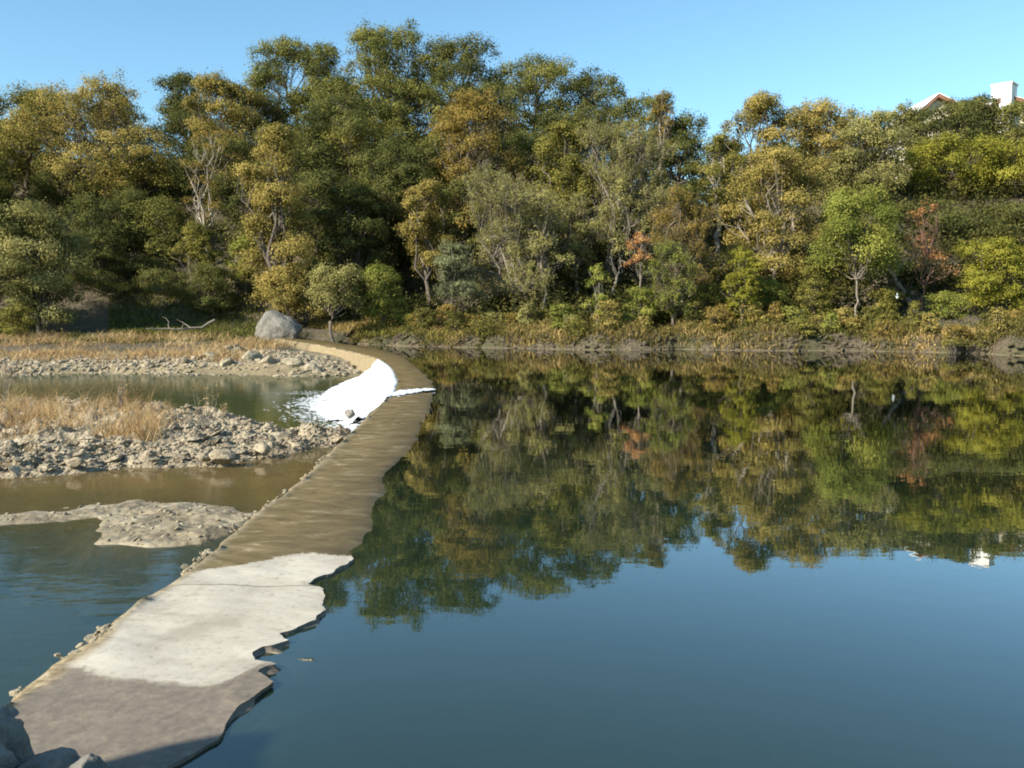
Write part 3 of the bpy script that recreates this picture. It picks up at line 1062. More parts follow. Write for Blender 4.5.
def leaves_mesh(name, c, nrm, size, tint, mat, r, aspect=0.55):
    v = leaf_quads(c, nrm, size, r, aspect)
    q = np.arange(len(v)).reshape(-1, 4)
    return mesh_np(name, v, q, mat, tint=np.repeat(np.clip(tint, 0, 1), 4))


def blades(pts, length, width, r, lean=0.35, tint=None, droop=0.25):
    n = len(pts)
    az = r.uniform(0, 2 * math.pi, n)
    ln = r.uniform(0.2, 1, n) * lean
    d = np.stack([np.cos(az) * ln, np.sin(az) * ln, np.ones(n)], 1)
    d = unit(d)
    s = np.stack([-np.sin(az + r.normal(0, 1, n)), np.cos(az + r.normal(0, 1, n)), np.zeros(n)], 1)
    L_ = length[:, None]
    w = width[:, None]
    mid = pts + d * L_ * 0.55
    tip = pts + d * L_ + np.stack([np.cos(az), np.sin(az), -np.ones(n) * 0.6], 1) * L_ * droop * r.uniform(0.2, 1, (n, 1))
    v = np.stack([pts - s * w, pts + s * w, mid - s * w * 0.8, mid + s * w * 0.8, tip - s * w * 0.2, tip + s * w * 0.2], 1).reshape(-1, 3)
    k = np.arange(n)[:, None] * 6
    q = np.concatenate([k + np.array([[0, 1, 3, 2]]), k + np.array([[2, 3, 5, 4]])])
    if tint is None:
        tint = r.uniform(0, 1, n)
    return v, q, np.repeat(tint, 6)


def bend_path(p0, p1, n, r, wig):
    t = np.linspace(0, 1, n)[:, None]
    p = p0 * (1 - t) + p1 * t
    off = np.cumsum(r.normal(0, 1, (n, 3)), 0)
    off = off - off[0] - (off[-1] - off[0]) * t
    return p + off * wig * np.linalg.norm(p1 - p0) / n


def tree(px, ytop, wpx, Y, pal, kind, label, cat='tree', name=None, crown_lo=None, dens=1.0, bark=None, seed=None, group='trees on the wooded far bank', leafs=None, lean=0.0, tk=1.0):
    """one tree whose crown top stands at ytop when seen from the bank: kind oak / tall / feather / bush / sparse"""
    seed = seed or (int(px) * 7 + int(ytop) * 13 + 5)
    r = np.random.default_rng(abs(seed))
    topz = aty(px, ytop, Y)
    x = topz[0]
    g = tz(x, Y)
    Ht = max(topz[2] - g, 1.2)
    Wd = wpx / FPX * Y
    if crown_lo is None:
        lo = 0.35 * Ht
    else:
        lo = max(aty(px, crown_lo, Y)[2] - g, 0.02 * Ht)
    ch = Ht - lo
    if name is None:
        name = {'oak': 'oak_tree', 'tall': 'leafy_tree', 'feather': 'willow_tree', 'bush': 'shrub', 'sparse': 'bare_tree'}[kind]
    root = thing(name, label, cat, (x, Y, g - 0.1), group)
    bark = bark or BARK
    # ---- lobes
    Rw = Wd / 2
    nl = {'oak': 15, 'tall': 16, 'feather': 13, 'bush': 10, 'sparse': 7}[kind]
    lobes = []
    for k in range(nl):
        a = 2.399963 * k + r.uniform(-.5, .5)
        if kind == 'oak':
            h = 0.10 + 0.76 * (k + r.uniform(0, 1)) / nl
            rad = Rw * 0.74 * math.sqrt(max(1 - (abs(h - 0.38) / 0.66) ** 2, 0.12)) * r.uniform(0.55, 1.08)
            lr = np.array([Rw * r.uniform(0.20, 0.50)] * 2 + [min(ch * 0.22, Rw * 0.36) * r.uniform(0.8, 1.2)])
        elif kind in ('tall', 'feather'):
            h = (k + 0.5) / nl * 0.88 + 0.03
            pr_ = math.sin(math.pi * min(max(h * 0.80 + 0.14, 0), 1)) ** 0.6
            rad = Rw * 0.68 * pr_ * r.uniform(0.35, 1.1)
            lr = np.array([Rw * r.uniform(0.22, 0.56)] * 2 + [max(ch * 0.11, Rw * 0.26) * r.uniform(0.8, 1.2)])
        else:
            h = 0.08 + 0.76 * (k + r.uniform(0, 1)) / nl
            rad = Rw * 0.66 * (1 - h * 0.45) * r.uniform(0.3, 1.05)
            lr = np.array([Rw * r.uniform(0.30, 0.5)] * 2 + [ch * 0.18 * r.uniform(0.8, 1.2)])
        c = np.array([math.cos(a) * rad + lean * h * ch, math.sin(a) * rad, lo + h * ch])
        c[2] = min(c[2], Ht - lr[2] * 0.8)
        lobes.append((c, lr))
    # a leading lobe carries the top
    lobes.append((np.array([r.uniform(-.15, .15) * Rw + lean * ch, 0, Ht - min(ch * 0.18, Rw * 0.4)]), np.array([Rw * 0.42, Rw * 0.42, min(ch * 0.18, Rw * 0.4)])))
    # ---- trunk and limbs
    mb = MB()
    tr = max(0.035 * Ht * 0.55, 0.05) if kind != 'bush' else 0.05
    tr = min(tr, 0.34) * tk
    fork = np.array([lean * 0.3 * ch + r.uniform(-.1, .1) * Rw, 0, max(lo * 0.9, Ht * 0.22)]) if kind != 'bush' else np.array([0, 0, 0.15 * Ht])
    tp = bend_path(np.array([0, 0, -0.5]), fork, 7, r, 0.25)
    mb.tube(tp, np.linspace(tr * 1.25, tr * 0.85, 7), 7)
    clumps = []
    csz = {'oak': 0.85, 'tall': 0.78, 'feather': 0.8, 'bush': 0.5, 'sparse': 0.6}[kind] * min(1.0, max(Rw / 3.2, 0.45)) * (0.8 + Y / 400)
    for c, lr in lobes:
        lp = bend_path(fork + r.normal(0, 0.05, 3), c, 7, r, 0.5)
        mb.tube(lp, np.linspace(tr * 0.62, tr * 0.16, 7), 5)
        vol = lr[0] * lr[1] * lr[2]
        ncl = int(np.clip(6 + vol / csz ** 3 * 1.5, 7, 26)) if kind != 'sparse' else 8
        d = unit(r.normal(0, 1, (ncl, 3)))
        d[:, 2] = np.where(d[:, 2] < -0.35, -d[:, 2] * 0.6, d[:, 2])
        cc = c + d * lr * (r.uniform(0.35, 1.0, (ncl, 1)) ** 0.5)
        tone = r.normal(0, 0.10)
        for q_ in range(ncl):
            clumps.append((cc[q_], d[q_], tone + r.normal(0, 0.13)))
            if q_ % 2 == 0 or kind in ('sparse', 'feather'):
                st_ = lp[r.integers(3, 7)]
                mb.tube(bend_path(st_, cc[q_], 4, r, 0.7), np.linspace(max(tr * 0.16, 0.022), 0.012 if kind != 'sparse' else 0.016, 4), 3)
    CC = np.array([c[0] for c in clumps])
    CD = np.array([c[1] for c in clumps])
    CT = np.array([c[2] for c in clumps])
    area = wpx * (ch / Y * FPX)
    nleaf = int(np.clip(area * 4.0 * dens, 350, 48000))
    s0 = (0.098 if kind != 'bush' else 0.080) * (Y / 90) ** 0.7
    w_ = r.uniform(0.4, 1.4, len(CC))
    if pal == 'orange':
        w_ = w_ * (r.uniform(0, 1, len(CC)) < 0.42) + 1e-4
    idx = r.choice(len(CC), nleaf, p=w_ / w_.sum())
    if kind in ('feather',):
        tw = 9
        dirs = unit(CD[:, None] * 0.55 + r.normal(0, 0.45, (len(CC), tw, 3)) + np.array([0, 0, 0.75]))
        dirs[..., 0] += lean * 0.8
        k = r.integers(0, tw, nleaf)
        t_ = r.uniform(0, 1, nleaf) ** 0.8
        Lc = csz * 2.1
        pos = CC[idx] + dirs[idx, k] * (t_ * Lc - 0.35 * Lc)[:, None] + r.normal(0, 0.075 * csz + 0.03, (nleaf, 3))
        nrm = r.normal(0, 1, (nleaf, 3)) + CD[idx] * 0.8
        asp = 0.38
        s0 *= 0.95
        for q_ in range(0, len(CC)):
            for kk in range(0, tw, 4):
                a_ = CC[q_] - dirs[q_, kk] * 0.35 * Lc
                e_ = CC[q_] + dirs[q_, kk] * 0.72 * Lc
                mb.tube(np.array([a_, e_]), np.array([0.022, 0.009]), 3)
    else:
        g3 = r.normal(0, 1, (nleaf, 3))
        g3 = unit(g3) * (r.uniform(0, 1, (nleaf, 1)) ** 0.45)
        cs3 = r.uniform(0.55, 1.45, (len(CC), 3)) * np.array([1.12, 1.12, 0.78])
        pos = CC[idx] + g3 * csz * cs3[idx]
        if kind != 'sparse':
            k3 = r.integers(0, len(lobes), nleaf)
            LC = np.array([l[0] for l in lobes])[k3]
            LR = np.array([l[1] for l in lobes])[k3]
            free = (r.uniform(0, 1, nleaf) < 0.12)[:, None]
            fly = (r.uniform(0, 1, nleaf) < 0.03)[:, None]
            pos = np.where(fly, pos + CD[idx] * csz * r.uniform(0.2, 0.8, (nleaf, 1)), pos)
            pos = np.where(free, LC + unit(g3) * LR * (0.75 + r.normal(0, 0.22, (nleaf, 1))), pos)
        nrm = g3 * 1.0 + CD[idx] * 0.7 + r.normal(0, 0.45, (nleaf, 3)) + np.array([0, 0, 0.25])
        asp = 0.6
    size = s0 * r.uniform(0.6, 1.35, nleaf)
    tint = 0.48 + CT[idx] + r.normal(0, 0.16, nleaf)
    # twig-end fliers that loosen the outline
    mb.build('trunk', bark, root)
    cm = leaves_mesh('crown', pos, nrm, size, tint, LEAF[pal], r, asp)
    link('crown', cm, root)
    return root


T = tree
# --- ridge and upper slope, left to right
T(22, 84, 95, 100, 'olive', 'oak', 'grey olive tree at the left end of the ridge', crown_lo=200)
T(98, 76, 150, 95, 'gold', 'oak', 'broad rounded yellow-brown tree on the ridge at left', crown_lo=205, dens=1.1)
T(188, 70, 60, 112, 'dark', 'oak', 'dark treetop peeping over the ridge between two golden trees', crown_lo=140)
T(218, 72, 95, 99, 'gold', 'tall', 'tall golden-olive tree above the bare white-branched tree', crown_lo=215)
T(296, 37, 105, 109, 'oak', 'oak', 'tall green oak on the ridge left of the highest oak', crown_lo=150)
T(385, 24, 112, 111, 'oak', 'oak', 'highest oak on the ridge with sky showing through its crown', crown_lo=125, dens=0.85)
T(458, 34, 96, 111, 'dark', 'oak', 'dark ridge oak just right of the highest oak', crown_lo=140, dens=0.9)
T(533, 52, 100, 109, 'oak', 'oak', 'olive-topped ridge oak with blue sky gaps above the golden-brown tree', crown_lo=150, dens=0.75)
T(593, 68, 80, 108, 'dark', 'oak', 'dark oak where the ridge starts falling to the right', crown_lo=160, dens=0.8)
T(640, 92, 66, 104, 'oak', 'oak', 'small olive oak low on the falling ridge line', crown_lo=175, dens=0.9)
T(683, 112, 62, 102, 'dark', 'oak', 'last dark oak before the dip in the skyline', crown_lo=190)
T(664, 90, 34, 100, 'rusty', 'sparse', 'thin half-bare tree sticking up from the falling ridge', crown_lo=150, dens=0.35, bark=BARK_TWIG)
T(338, 88, 120, 96, 'dark', 'oak', 'dark green tree on the slope below the two ridge oaks', crown_lo=230)
T(405, 135, 115, 90, 'dark', 'oak', 'dark shaded tree on the slope left of the golden-brown tree', crown_lo=265)
T(352, 185, 100, 84, 'dark', 'tall', 'dark tangled tree behind the small trunk on the grassy bank', crown_lo=300)
T(470, 88, 118, 88, 'rusty', 'tall', 'large golden-brown tree in the middle of the slope', crown_lo=265, dens=1.1)
T(428, 178, 55, 82, 'gold', 'tall', 'small golden tree at the foot of the golden-brown tree', crown_lo=275)
T(566, 122, 66, 86, 'olive', 'tall', 'yellow-green tree between the golden-brown tree and the leaning willow', crown_lo=230)
T(276, 121, 86, 78, 'gold', 'tall', 'tall narrow yellow-olive tree near the big boulder', crown_lo=318, dens=1.15)
T(762, 93, 84, 91, 'gold', 'tall', 'golden-olive tree rising right of the skyline dip', crown_lo=215)
T(822, 103, 92, 93, 'gold', 'tall', 'golden-olive tree on the right ridge beside the grey-green one', crown_lo=225)
T(720, 133, 50, 86, 'olive', 'tall', 'slim tree with visible bare trunk in the skyline dip', crown_lo=205, bark=BARK_PALE, dens=0.8)
T(893, 102, 76, 106, 'willow', 'sparse', 'thin twiggy tree against the sky left of the house', crown_lo=170, dens=0.4, bark=BARK_TWIG)
T(868, 115, 95, 89, 'willow', 'tall', 'grey-green soft tree below the twiggy skyline tree', crown_lo=235)
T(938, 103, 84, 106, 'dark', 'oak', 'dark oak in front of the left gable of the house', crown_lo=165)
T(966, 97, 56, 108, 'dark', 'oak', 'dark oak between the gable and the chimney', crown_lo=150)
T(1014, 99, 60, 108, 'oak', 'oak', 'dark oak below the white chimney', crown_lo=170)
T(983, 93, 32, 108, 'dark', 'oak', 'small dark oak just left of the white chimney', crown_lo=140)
T(955, 134, 98, 92, 'lime', 'oak', 'bright lime-yellow tree below the house', crown_lo=225, dens=1.1)
T(1020, 138, 80, 90, 'lime', 'oak', 'second lime-yellow tree at the right edge', crown_lo=225)
T(930, 150, 60, 97, 'olive', 'oak', 'olive tree left of the lime-yellow trees', crown_lo=215)
# --- lower slope
T(612, 124, 118, 83, 'willow', 'feather', 'big grey-olive willow leaning right on the slope', crown_lo=262, lean=0.12, bark=BARK_TWIG, dens=1.0)
T(512, 172, 122, 76, 'willow', 'feather', 'wide grey-olive willow above the brown bank', crown_lo=312, bark=BARK_TWIG, dens=1.0)
T(688, 192, 76, 73, 'rusty', 'feather', 'brownish feathery willow behind the orange-leaved sapling', crown_lo=300, bark=BARK_TWIG)
T(575, 205, 90, 79, 'willow', 'sparse', 'bare twiggy thicket tree under the leaning willow', crown_lo=295, dens=0.25, bark=BARK_TWIG)
T(778, 152, 118, 77, 'gold', 'tall', 'golden-olive tree with a pale thick trunk on the right bank', crown_lo=288, bark=BARK_PALE, dens=1.1)
T(838, 205, 60, 76, 'olive', 'tall', 'olive tree behind the light-green lobed tree', crown_lo=300)
T(856, 188, 92, 66.5, 'fresh', 'oak', 'light-green lobed tree with a slender pale trunk at the water', crown_lo=272, bark=BARK_TWIG, dens=1.0, tk=0.42)
T(30, 203, 120, 71, 'willow', 'tall', 'grey-olive tree low at the left edge', crown_lo=322)
T(132, 186, 66, 88, 'dark', 'bush', 'dark green juniper on the slope under the broad yellow-brown tree', crown_lo=245)
T(198, 222, 52, 80, 'olive', 'bush', 'yellow-green bush under the bare white-branched tree', crown_lo=270)
T(90, 225, 110, 82, 'dark', 'bush', 'dark thicket bush in shade at left', crown_lo=315)
T(245, 232, 46, 81, 'fresh', 'bush', 'green bush left of the tall narrow yellow-olive tree', crown_lo=290)
T(212, 262, 76, 79, 'dark', 'bush', 'dark bush hanging over the right side of the shaded recess', crown_lo=316)
T(165, 268, 90, 82, 'dark', 'bush', 'dark low bush in the shaded recess behind the driftwood', crown_lo=312)
T(150, 255, 90, 86, 'dark', 'bush', 'dark bush above the shaded recess', crown_lo=290)
T(740, 175, 50, 88, 'dark', 'bush', 'dark green bush in the gap behind the slim tree', crown_lo=260)
T(688, 184, 40, 84, 'fresh', 'bush', 'small bright green bush showing above the brownish willow', crown_lo=225)
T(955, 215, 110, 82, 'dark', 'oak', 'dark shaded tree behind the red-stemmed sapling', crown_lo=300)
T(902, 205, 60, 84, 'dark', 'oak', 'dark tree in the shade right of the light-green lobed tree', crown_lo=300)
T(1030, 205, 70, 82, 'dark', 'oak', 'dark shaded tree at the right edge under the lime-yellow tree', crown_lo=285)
T(620, 215, 90, 86, 'dark', 'oak', 'dark tree behind the leaning willow', crown_lo=300)
T(555, 235, 80, 82, 'dark', 'bush', 'dark bush behind the bare thicket', crown_lo=310)
T(545, 185, 78, 74, 'willow', 'sparse', 'leafless grey tree tangled in front of the wide willow', crown_lo=275, dens=0.15, bark=BARK_TWIG, tk=0.7)
T(612, 172, 70, 78, 'willow', 'sparse', 'leafless grey tree leaning under the big slope willow', crown_lo=270, dens=0.15, bark=BARK_TWIG, tk=0.7, lean=0.15)
# --- saplings and shrubs along the water
T(205, 118, 95, 86, 'rusty', 'sparse', 'bare tree with white bark and forking limbs on the left slope', crown_lo=225, dens=0.08, bark=BARK_PALE, name='bare_tree', tk=0.6)
T(928, 196, 66, 68, 'orange', 'sparse', 'red-stemmed sapling with a few orange leaf tufts', crown_lo=285, dens=0.05, tk=0.5, bark=BARK_RED, name='sapling', cat='sapling')
T(640, 228, 52, 67.5, 'orange', 'sparse', 'small sapling with orange autumn leaves', crown_lo=270, dens=0.16, tk=0.4, bark=BARK_TWIG, name='sapling', cat='sapling')
T(1000, 232, 96, 66.5, 'lime', 'bush', 'bright yellow-green shrub at the water on the right', cat='shrub', crown_lo=325, dens=1.1)
T(744, 246, 46, 66.5, 'lime', 'bush', 'narrow yellow-green shrub by the water in the middle right', cat='shrub', crown_lo=322)
T(672, 244, 56, 67, 'fresh', 'feather', 'soft light-green feathery shrub right of the orange sapling', cat='shrub', name='shrub', crown_lo=318)
T(598, 262, 38, 65.5, 'fresh', 'sparse', 'thin upright yellowish stems on the brown bank', cat='shrub', name='shrub', crown_lo=318, dens=0.35, bark=BARK_TWIG)
T(382, 262, 62, 74, 'fresh', 'bush', 'green shrub on the grassy bank right of the small trunk', cat='shrub', crown_lo=322)
T(332, 264, 58, 71.5, 'willow', 'oak', 'small grey-olive tree with a dark trunk on the grassy bank', crown_lo=312, dens=0.7)
T(456, 238, 56, 73, 'grey', 'bush', 'silvery shrub left of the wide willow', cat='shrub', crown_lo=305)
T(820, 262, 60, 68, 'olive', 'bush', 'olive shrub left of the slender pale trunk', cat='shrub', crown_lo=322)
T(770, 275, 50, 68.5, 'fresh', 'bush', 'green shrub under the golden-olive tree', cat='shrub', crown_lo=322)
T(885, 285, 50, 67.5, 'olive', 'bush', 'low olive shrub right of the slender pale trunk', cat='shrub', crown_lo=328)
T(945, 290, 60, 66.5, 'fresh', 'bush', 'low green shrub under the red-stemmed sapling', cat='shrub', crown_lo=332)
T(710, 282, 48, 69, 'olive', 'bush', 'olive shrub left of the narrow yellow-green one', cat='shrub', crown_lo=320)
T(640, 285, 46, 67, 'fresh', 'bush', 'green shrub at the foot of the orange sapling', cat='shrub', crown_lo=322)
T(16, 303, 50, 66, 'olive', 'bush', 'yellow-brown shrub on the dry bank at the left edge', cat='shrub', crown_lo=340)
T(290, 262, 70, 76.5, 'gold', 'bush', 'golden bush behind the big grey boulder', cat='shrub', crown_lo=318)
# --- beyond the left and right edges of the photograph
T(-70, 110, 150, 84, 'olive', 'oak', 'olive tree beyond the left edge', crown_lo=250)
T(-190, 90, 150, 80, 'oak', 'oak', 'green oak well beyond the left edge', crown_lo=250)
for k_, (a_, b_, w_, y_) in enumerate(((-260, 95, 130, 96), (-330, 105, 140, 88), (-420, 95, 140, 96), (-500, 115, 150, 86), (-120, 85, 130, 100), (-590, 100, 150, 94), (-680, 120, 160, 88), (1140, 110, 130, 98), (1220, 130, 140, 92), (1310, 120, 150, 96))):
    T(a_, b_, w_, y_, ('oak', 'olive', 'gold', 'dark')[k_ % 4], 'oak', 'rounded tree farther along the wooded bank, outside the view', crown_lo=270, dens=0.5, group='trees farther along the bank', seed=8100 + k_)
T(-30, 190, 90, 70, 'willow', 'tall', 'grey tree by the left edge of the dry bank', crown_lo=330)
T(-130, 160, 130, 68, 'oak', 'oak', 'spreading oak left of the dry bank', crown_lo=290)
T(1090, 150, 110, 88, 'gold', 'oak', 'golden tree beyond the right edge', crown_lo=260)
T(1110, 230, 110, 66, 'fresh', 'bush', 'green thicket beyond the right edge', cat='shrub', crown_lo=335)

# --- low bushes crowding the bank
rb = np.random.default_rng(333)
for k in range(46):
    fx = 405 + k * 13.6 + rb.uniform(-8, 8)
    sx_ = (fx - 512) / FPX * 63
    fy_ = float(np.interp(sx_, UPX, UPY)) + rb.uniform(0.6, 7.0)
    hgt = rb.uniform(0.7, 2.4)
    gpx = HORIZON + (CAM_H - tz((fx - 512) / FPX * fy_, fy_) - hgt) / fy_ * FPX
    T(fx, gpx, rb.uniform(18, 44), fy_, ('fresh', 'olive', 'willow', 'weeds', 'olive', 'rusty', 'gold', 'rusty')[int(rb.integers(0, 8))], 'bush',
      'low leafy bush among the weeds along the right river bank', cat='shrub', crown_lo=345, seed=7000 + k, group='low bushes along the river bank', dens=0.9)

# --- trees deeper in the wood, mostly hidden by those in front
rf = np.random.default_rng(901)
for k in range(44):
    fx = -40 + k * 25.5 + rf.uniform(-9, 9)
    sky_y = np.interp(fx, [0, 100, 200, 260, 300, 400, 480, 560, 640, 700, 760, 850, 930, 1050], [95, 92, 90, 70, 62, 60, 70, 85, 120, 150, 118, 122, 145, 150])
    row = k % 3
    fy = sky_y + (10, 48, 95)[row] + rf.uniform(0, 14)
    T(fx, fy, rf.uniform(72, 100), (106, 95, 87)[row] + rf.uniform(-2, 2), ('oak', 'dark', 'dark', 'olive')[int(rf.integers(0, 4))], 'oak',
      'dark tree deep in the wood, mostly hidden behind the trees in front', crown_lo=fy + 105, seed=5000 + k, group='trees deep in the wood', dens=0.75)

# --- undergrowth and ground cover (nobody could count it)
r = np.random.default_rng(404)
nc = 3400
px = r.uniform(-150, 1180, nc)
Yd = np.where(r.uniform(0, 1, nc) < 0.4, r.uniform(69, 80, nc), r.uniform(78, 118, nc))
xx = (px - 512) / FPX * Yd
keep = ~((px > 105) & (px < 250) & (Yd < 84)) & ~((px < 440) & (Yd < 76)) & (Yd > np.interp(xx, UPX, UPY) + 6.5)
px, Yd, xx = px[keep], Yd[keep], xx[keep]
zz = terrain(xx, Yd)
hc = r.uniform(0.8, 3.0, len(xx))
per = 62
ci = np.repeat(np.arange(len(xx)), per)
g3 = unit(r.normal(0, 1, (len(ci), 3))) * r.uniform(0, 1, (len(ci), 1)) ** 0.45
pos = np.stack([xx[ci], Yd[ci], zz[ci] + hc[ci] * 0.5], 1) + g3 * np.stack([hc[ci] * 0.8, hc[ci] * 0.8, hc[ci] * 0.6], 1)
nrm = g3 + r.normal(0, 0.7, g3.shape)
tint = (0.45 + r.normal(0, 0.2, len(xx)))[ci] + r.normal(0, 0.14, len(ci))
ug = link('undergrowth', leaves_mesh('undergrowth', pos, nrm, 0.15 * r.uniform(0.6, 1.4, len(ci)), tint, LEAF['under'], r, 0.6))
ug['kind'] = 'stuff'

# low weeds and hanging grass along the far bank
n = 900
xw = r.uniform(-17, 62, n)
su = r.uniform(0.3, 8, n)
yw = np.interp(xw, UPX, UPY) + su
zw = terrain(xw, yw)
hw = r.uniform(0.2, 1.3, n) ** 1.3 * np.interp(su, [0, 1.2, 3, 8], [0.45, 0.6, 1.1, 1.5])
per = 55
ci = np.repeat(np.arange(n), per)
g3 = unit(r.normal(0, 1, (len(ci), 3))) * r.uniform(0, 1, (len(ci), 1)) ** 0.5
pos = np.stack([xw[ci], yw[ci], zw[ci] + hw[ci] * 0.4], 1) + g3 * np.stack([hw[ci] * 1.0, hw[ci] * 1.0, hw[ci] * 0.6], 1)
tint = (0.5 + r.normal(0, 0.2, n))[ci] + r.normal(0, 0.15, len(ci))
wd_ = link('bank_weeds', leaves_mesh('bank_weeds', pos, g3 + r.normal(0, .7, g3.shape), 0.085 * r.uniform(0.6, 1.4, len(ci)), tint, LEAF['weeds'], r, 0.55))
wd_['kind'] = 'stuff'

n = 36000
xw = r.uniform(-20, 64, n)
su = r.uniform(0, 1, n) ** 1.4 * 8 - 0.25
yw = np.interp(xw, UPX, UPY) + su - fbm2(xw, xw * 0 + 60, 0.35, 3, 3) * 1.2
zw = terrain(xw, yw)
patch = fbm2(xw, yw, 0.35, 71, 3)
ok = (zw > -0.05) & (patch > np.where(su < 1.3, -0.14, -0.38))
xw, yw, zw, patch = xw[ok], yw[ok], zw[ok], patch[ok]
v, q, tn = blades(np.stack([xw, yw, zw - 0.02], 1), r.uniform(0.25, 0.95, len(xw)), r.uniform(0.02, 0.045, len(xw)), r, 0.9, np.clip(0.45 + patch * 1.2 + r.normal(0, 0.2, len(xw)), 0, 1), 0.5)
bgm = link('bank_grass', mesh_np('bank_grass', v, q, LEAF['grass'], tint=tn))
bgm['kind'] = 'stuff'

n = 5200
xw = r.uniform(-18, 64, n)
yw = np.interp(xw, UPX, UPY) - fbm2(xw, xw * 0 + 60, 0.35, 3, 3) * 1.2 + r.normal(0.35, 0.75, n)
zw = terrain(xw, yw)
ok = (zw > -0.15) & (xw > xdam(yw) + 2)
rubble('bank_clods', np.stack([xw, yw, zw], 1)[ok], 0.04, 0.30, EARTH, 82, 0.75, 2.2, 1)

# dry grass grows in tufts
def tufts(name, cen, per, hmin, hmax, wid, mat, r, lean=0.55, spread=0.22, droop=0.3):
    n = len(cen)
    hs = r.uniform(hmin, hmax, n) * r.uniform(0.6, 1.15, n)
    tn0 = np.clip(0.5 + r.normal(0, 0.22, n), 0, 1)
    ci = np.repeat(np.arange(n), per)
    k = len(ci)
    off = r.normal(0, 1, (k, 2)) * (spread * (0.5 + hs[ci] / hmax))[:, None]
    p = cen[ci].copy()
    p[:, :2] += off
    v, q, tn = blades(p, hs[ci] * r.uniform(0.35, 1.1, k), wid * r.uniform(0.5, 1.2, k), r, lean, np.clip(tn0[ci] + r.normal(0, 0.14, k), 0, 1), droop)
    o = link(name, mesh_np(name, v, q, mat, tint=tn))
    o['kind'] = 'stuff'
    return o


n = 1900
xw = r.uniform(-60, -17, n)
yw = np.interp(xw, DNX, DNY) + 2.6 + r.uniform(0, 1, n) * 17
dens = fbm2(xw, yw, 0.22, 61, 3)
ok = (dens > -0.06) & (yw < 74)
xw, yw = xw[ok], yw[ok]
tufts('dry_bank_grass', np.stack([xw, yw, terrain(xw, yw) - 0.03], 1), 30, 0.12, 1.15, 0.022, LEAF['straw'], r, 1.1, 0.5, 0.5)
n = 260
xw = r.uniform(-48, -17, n)
yw = np.interp(xw, DNX, DNY) + 14 + r.uniform(0, 1, n) * 8
tufts('green_bank_grass', np.stack([xw, yw, terrain(xw, yw) - 0.03], 1), 34, 0.2, 0.7, 0.03, LEAF['weeds'], r, 0.9, 0.7)

n = 460
xw = r.uniform(-24, -4, n)
yw = np.interp(xw, UPX, UPY) + r.uniform(0.2, 8.5, n)
ok = xw > xdam(yw) - 1
xw, yw = xw[ok], yw[ok]
tufts('fresh_bank_grass', np.stack([xw, yw, terrain(xw, yw) - 0.03], 1), 40, 0.15, 0.6, 0.03, LEAF['olive'], r, 0.9, 0.6)

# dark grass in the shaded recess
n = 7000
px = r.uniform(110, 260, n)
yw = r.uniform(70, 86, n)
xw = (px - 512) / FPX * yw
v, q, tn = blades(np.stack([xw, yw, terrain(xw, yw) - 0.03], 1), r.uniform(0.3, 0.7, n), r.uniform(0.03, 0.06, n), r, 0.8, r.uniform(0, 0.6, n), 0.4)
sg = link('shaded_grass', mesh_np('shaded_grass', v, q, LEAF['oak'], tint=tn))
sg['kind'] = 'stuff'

# dry grass on the island
P_ = sample(isl, 130, r, 0.3, 99, in_tuft)
tufts('dry_island_grass', P_ - np.array([0, 0, 0.03]), 46, 0.2, 1.35, 0.008, LEAF['straw'], r, 0.95, 0.15, 0.4)
P_ = sample(isl, 26, r, 0.3, 99, lambda p: (512 + FPX * p[:, 0] / p[:, 1]) < 240)
tufts('island_weeds', P_ - np.array([0, 0, 0.03]), 26, 0.12, 0.4, 0.008, LEAF['grass'], r, 0.9, 0.12)


def stalks(px, py, Yz, h, ns, label, name='dry_stalks'):
    p = onz(px, py, Yz)
    root = thing(name, label, 'dry plant', p, 'dry plants standing on the island')
    rr = np.random.default_rng(int(px))
    mb = MB()
    tips = []
    for k in range(ns):
        e = np.array([rr.normal(0, 0.12) * h + 0.1 * h, rr.normal(0, 0.10) * h, h * rr.uniform(0.6, 1)])
        b0 = rr.normal(0, 0.05, 3) * np.array([1, 1, 0])
        pth = bend_path(b0, e, 6, rr, 0.25)
        mb.tube(pth, np.linspace(0.012, 0.004, 6), 4)
        tips.append(pth)
    mb.build('stem', BARK_TWIG, root)
    tp = np.concatenate([t[2:] for t in tips])
    c = tp[rr.integers(0, len(tp), 160)] + rr.normal(0, 0.04, (160, 3))
    sh_ = link('seed_heads', leaves_mesh('seed_heads', c, rr.normal(0, 1, (160, 3)), rr.uniform(0.015, 0.04, 160), rr.uniform(0, 1, 160), LEAF['straw'], rr, 0.35), root)
    sh_['kind'] = 'stuff'


stalks(204, 428, Zd + 0.5, 1.25, 9, 'tall straw-coloured stalks leaning on the bare tip of the island')
stalks(222, 418, Zd + 0.35, 0.5, 8, 'short straw tuft right of the tall leaning stalks')
stalks(120, 408, Zd + 0.5, 1.2, 12, 'dark brown upright stalks at the back of the island grass')
stalks(4, 402, Zd + 0.6, 1.9, 10, 'tall pale reeds at the left edge of the island')

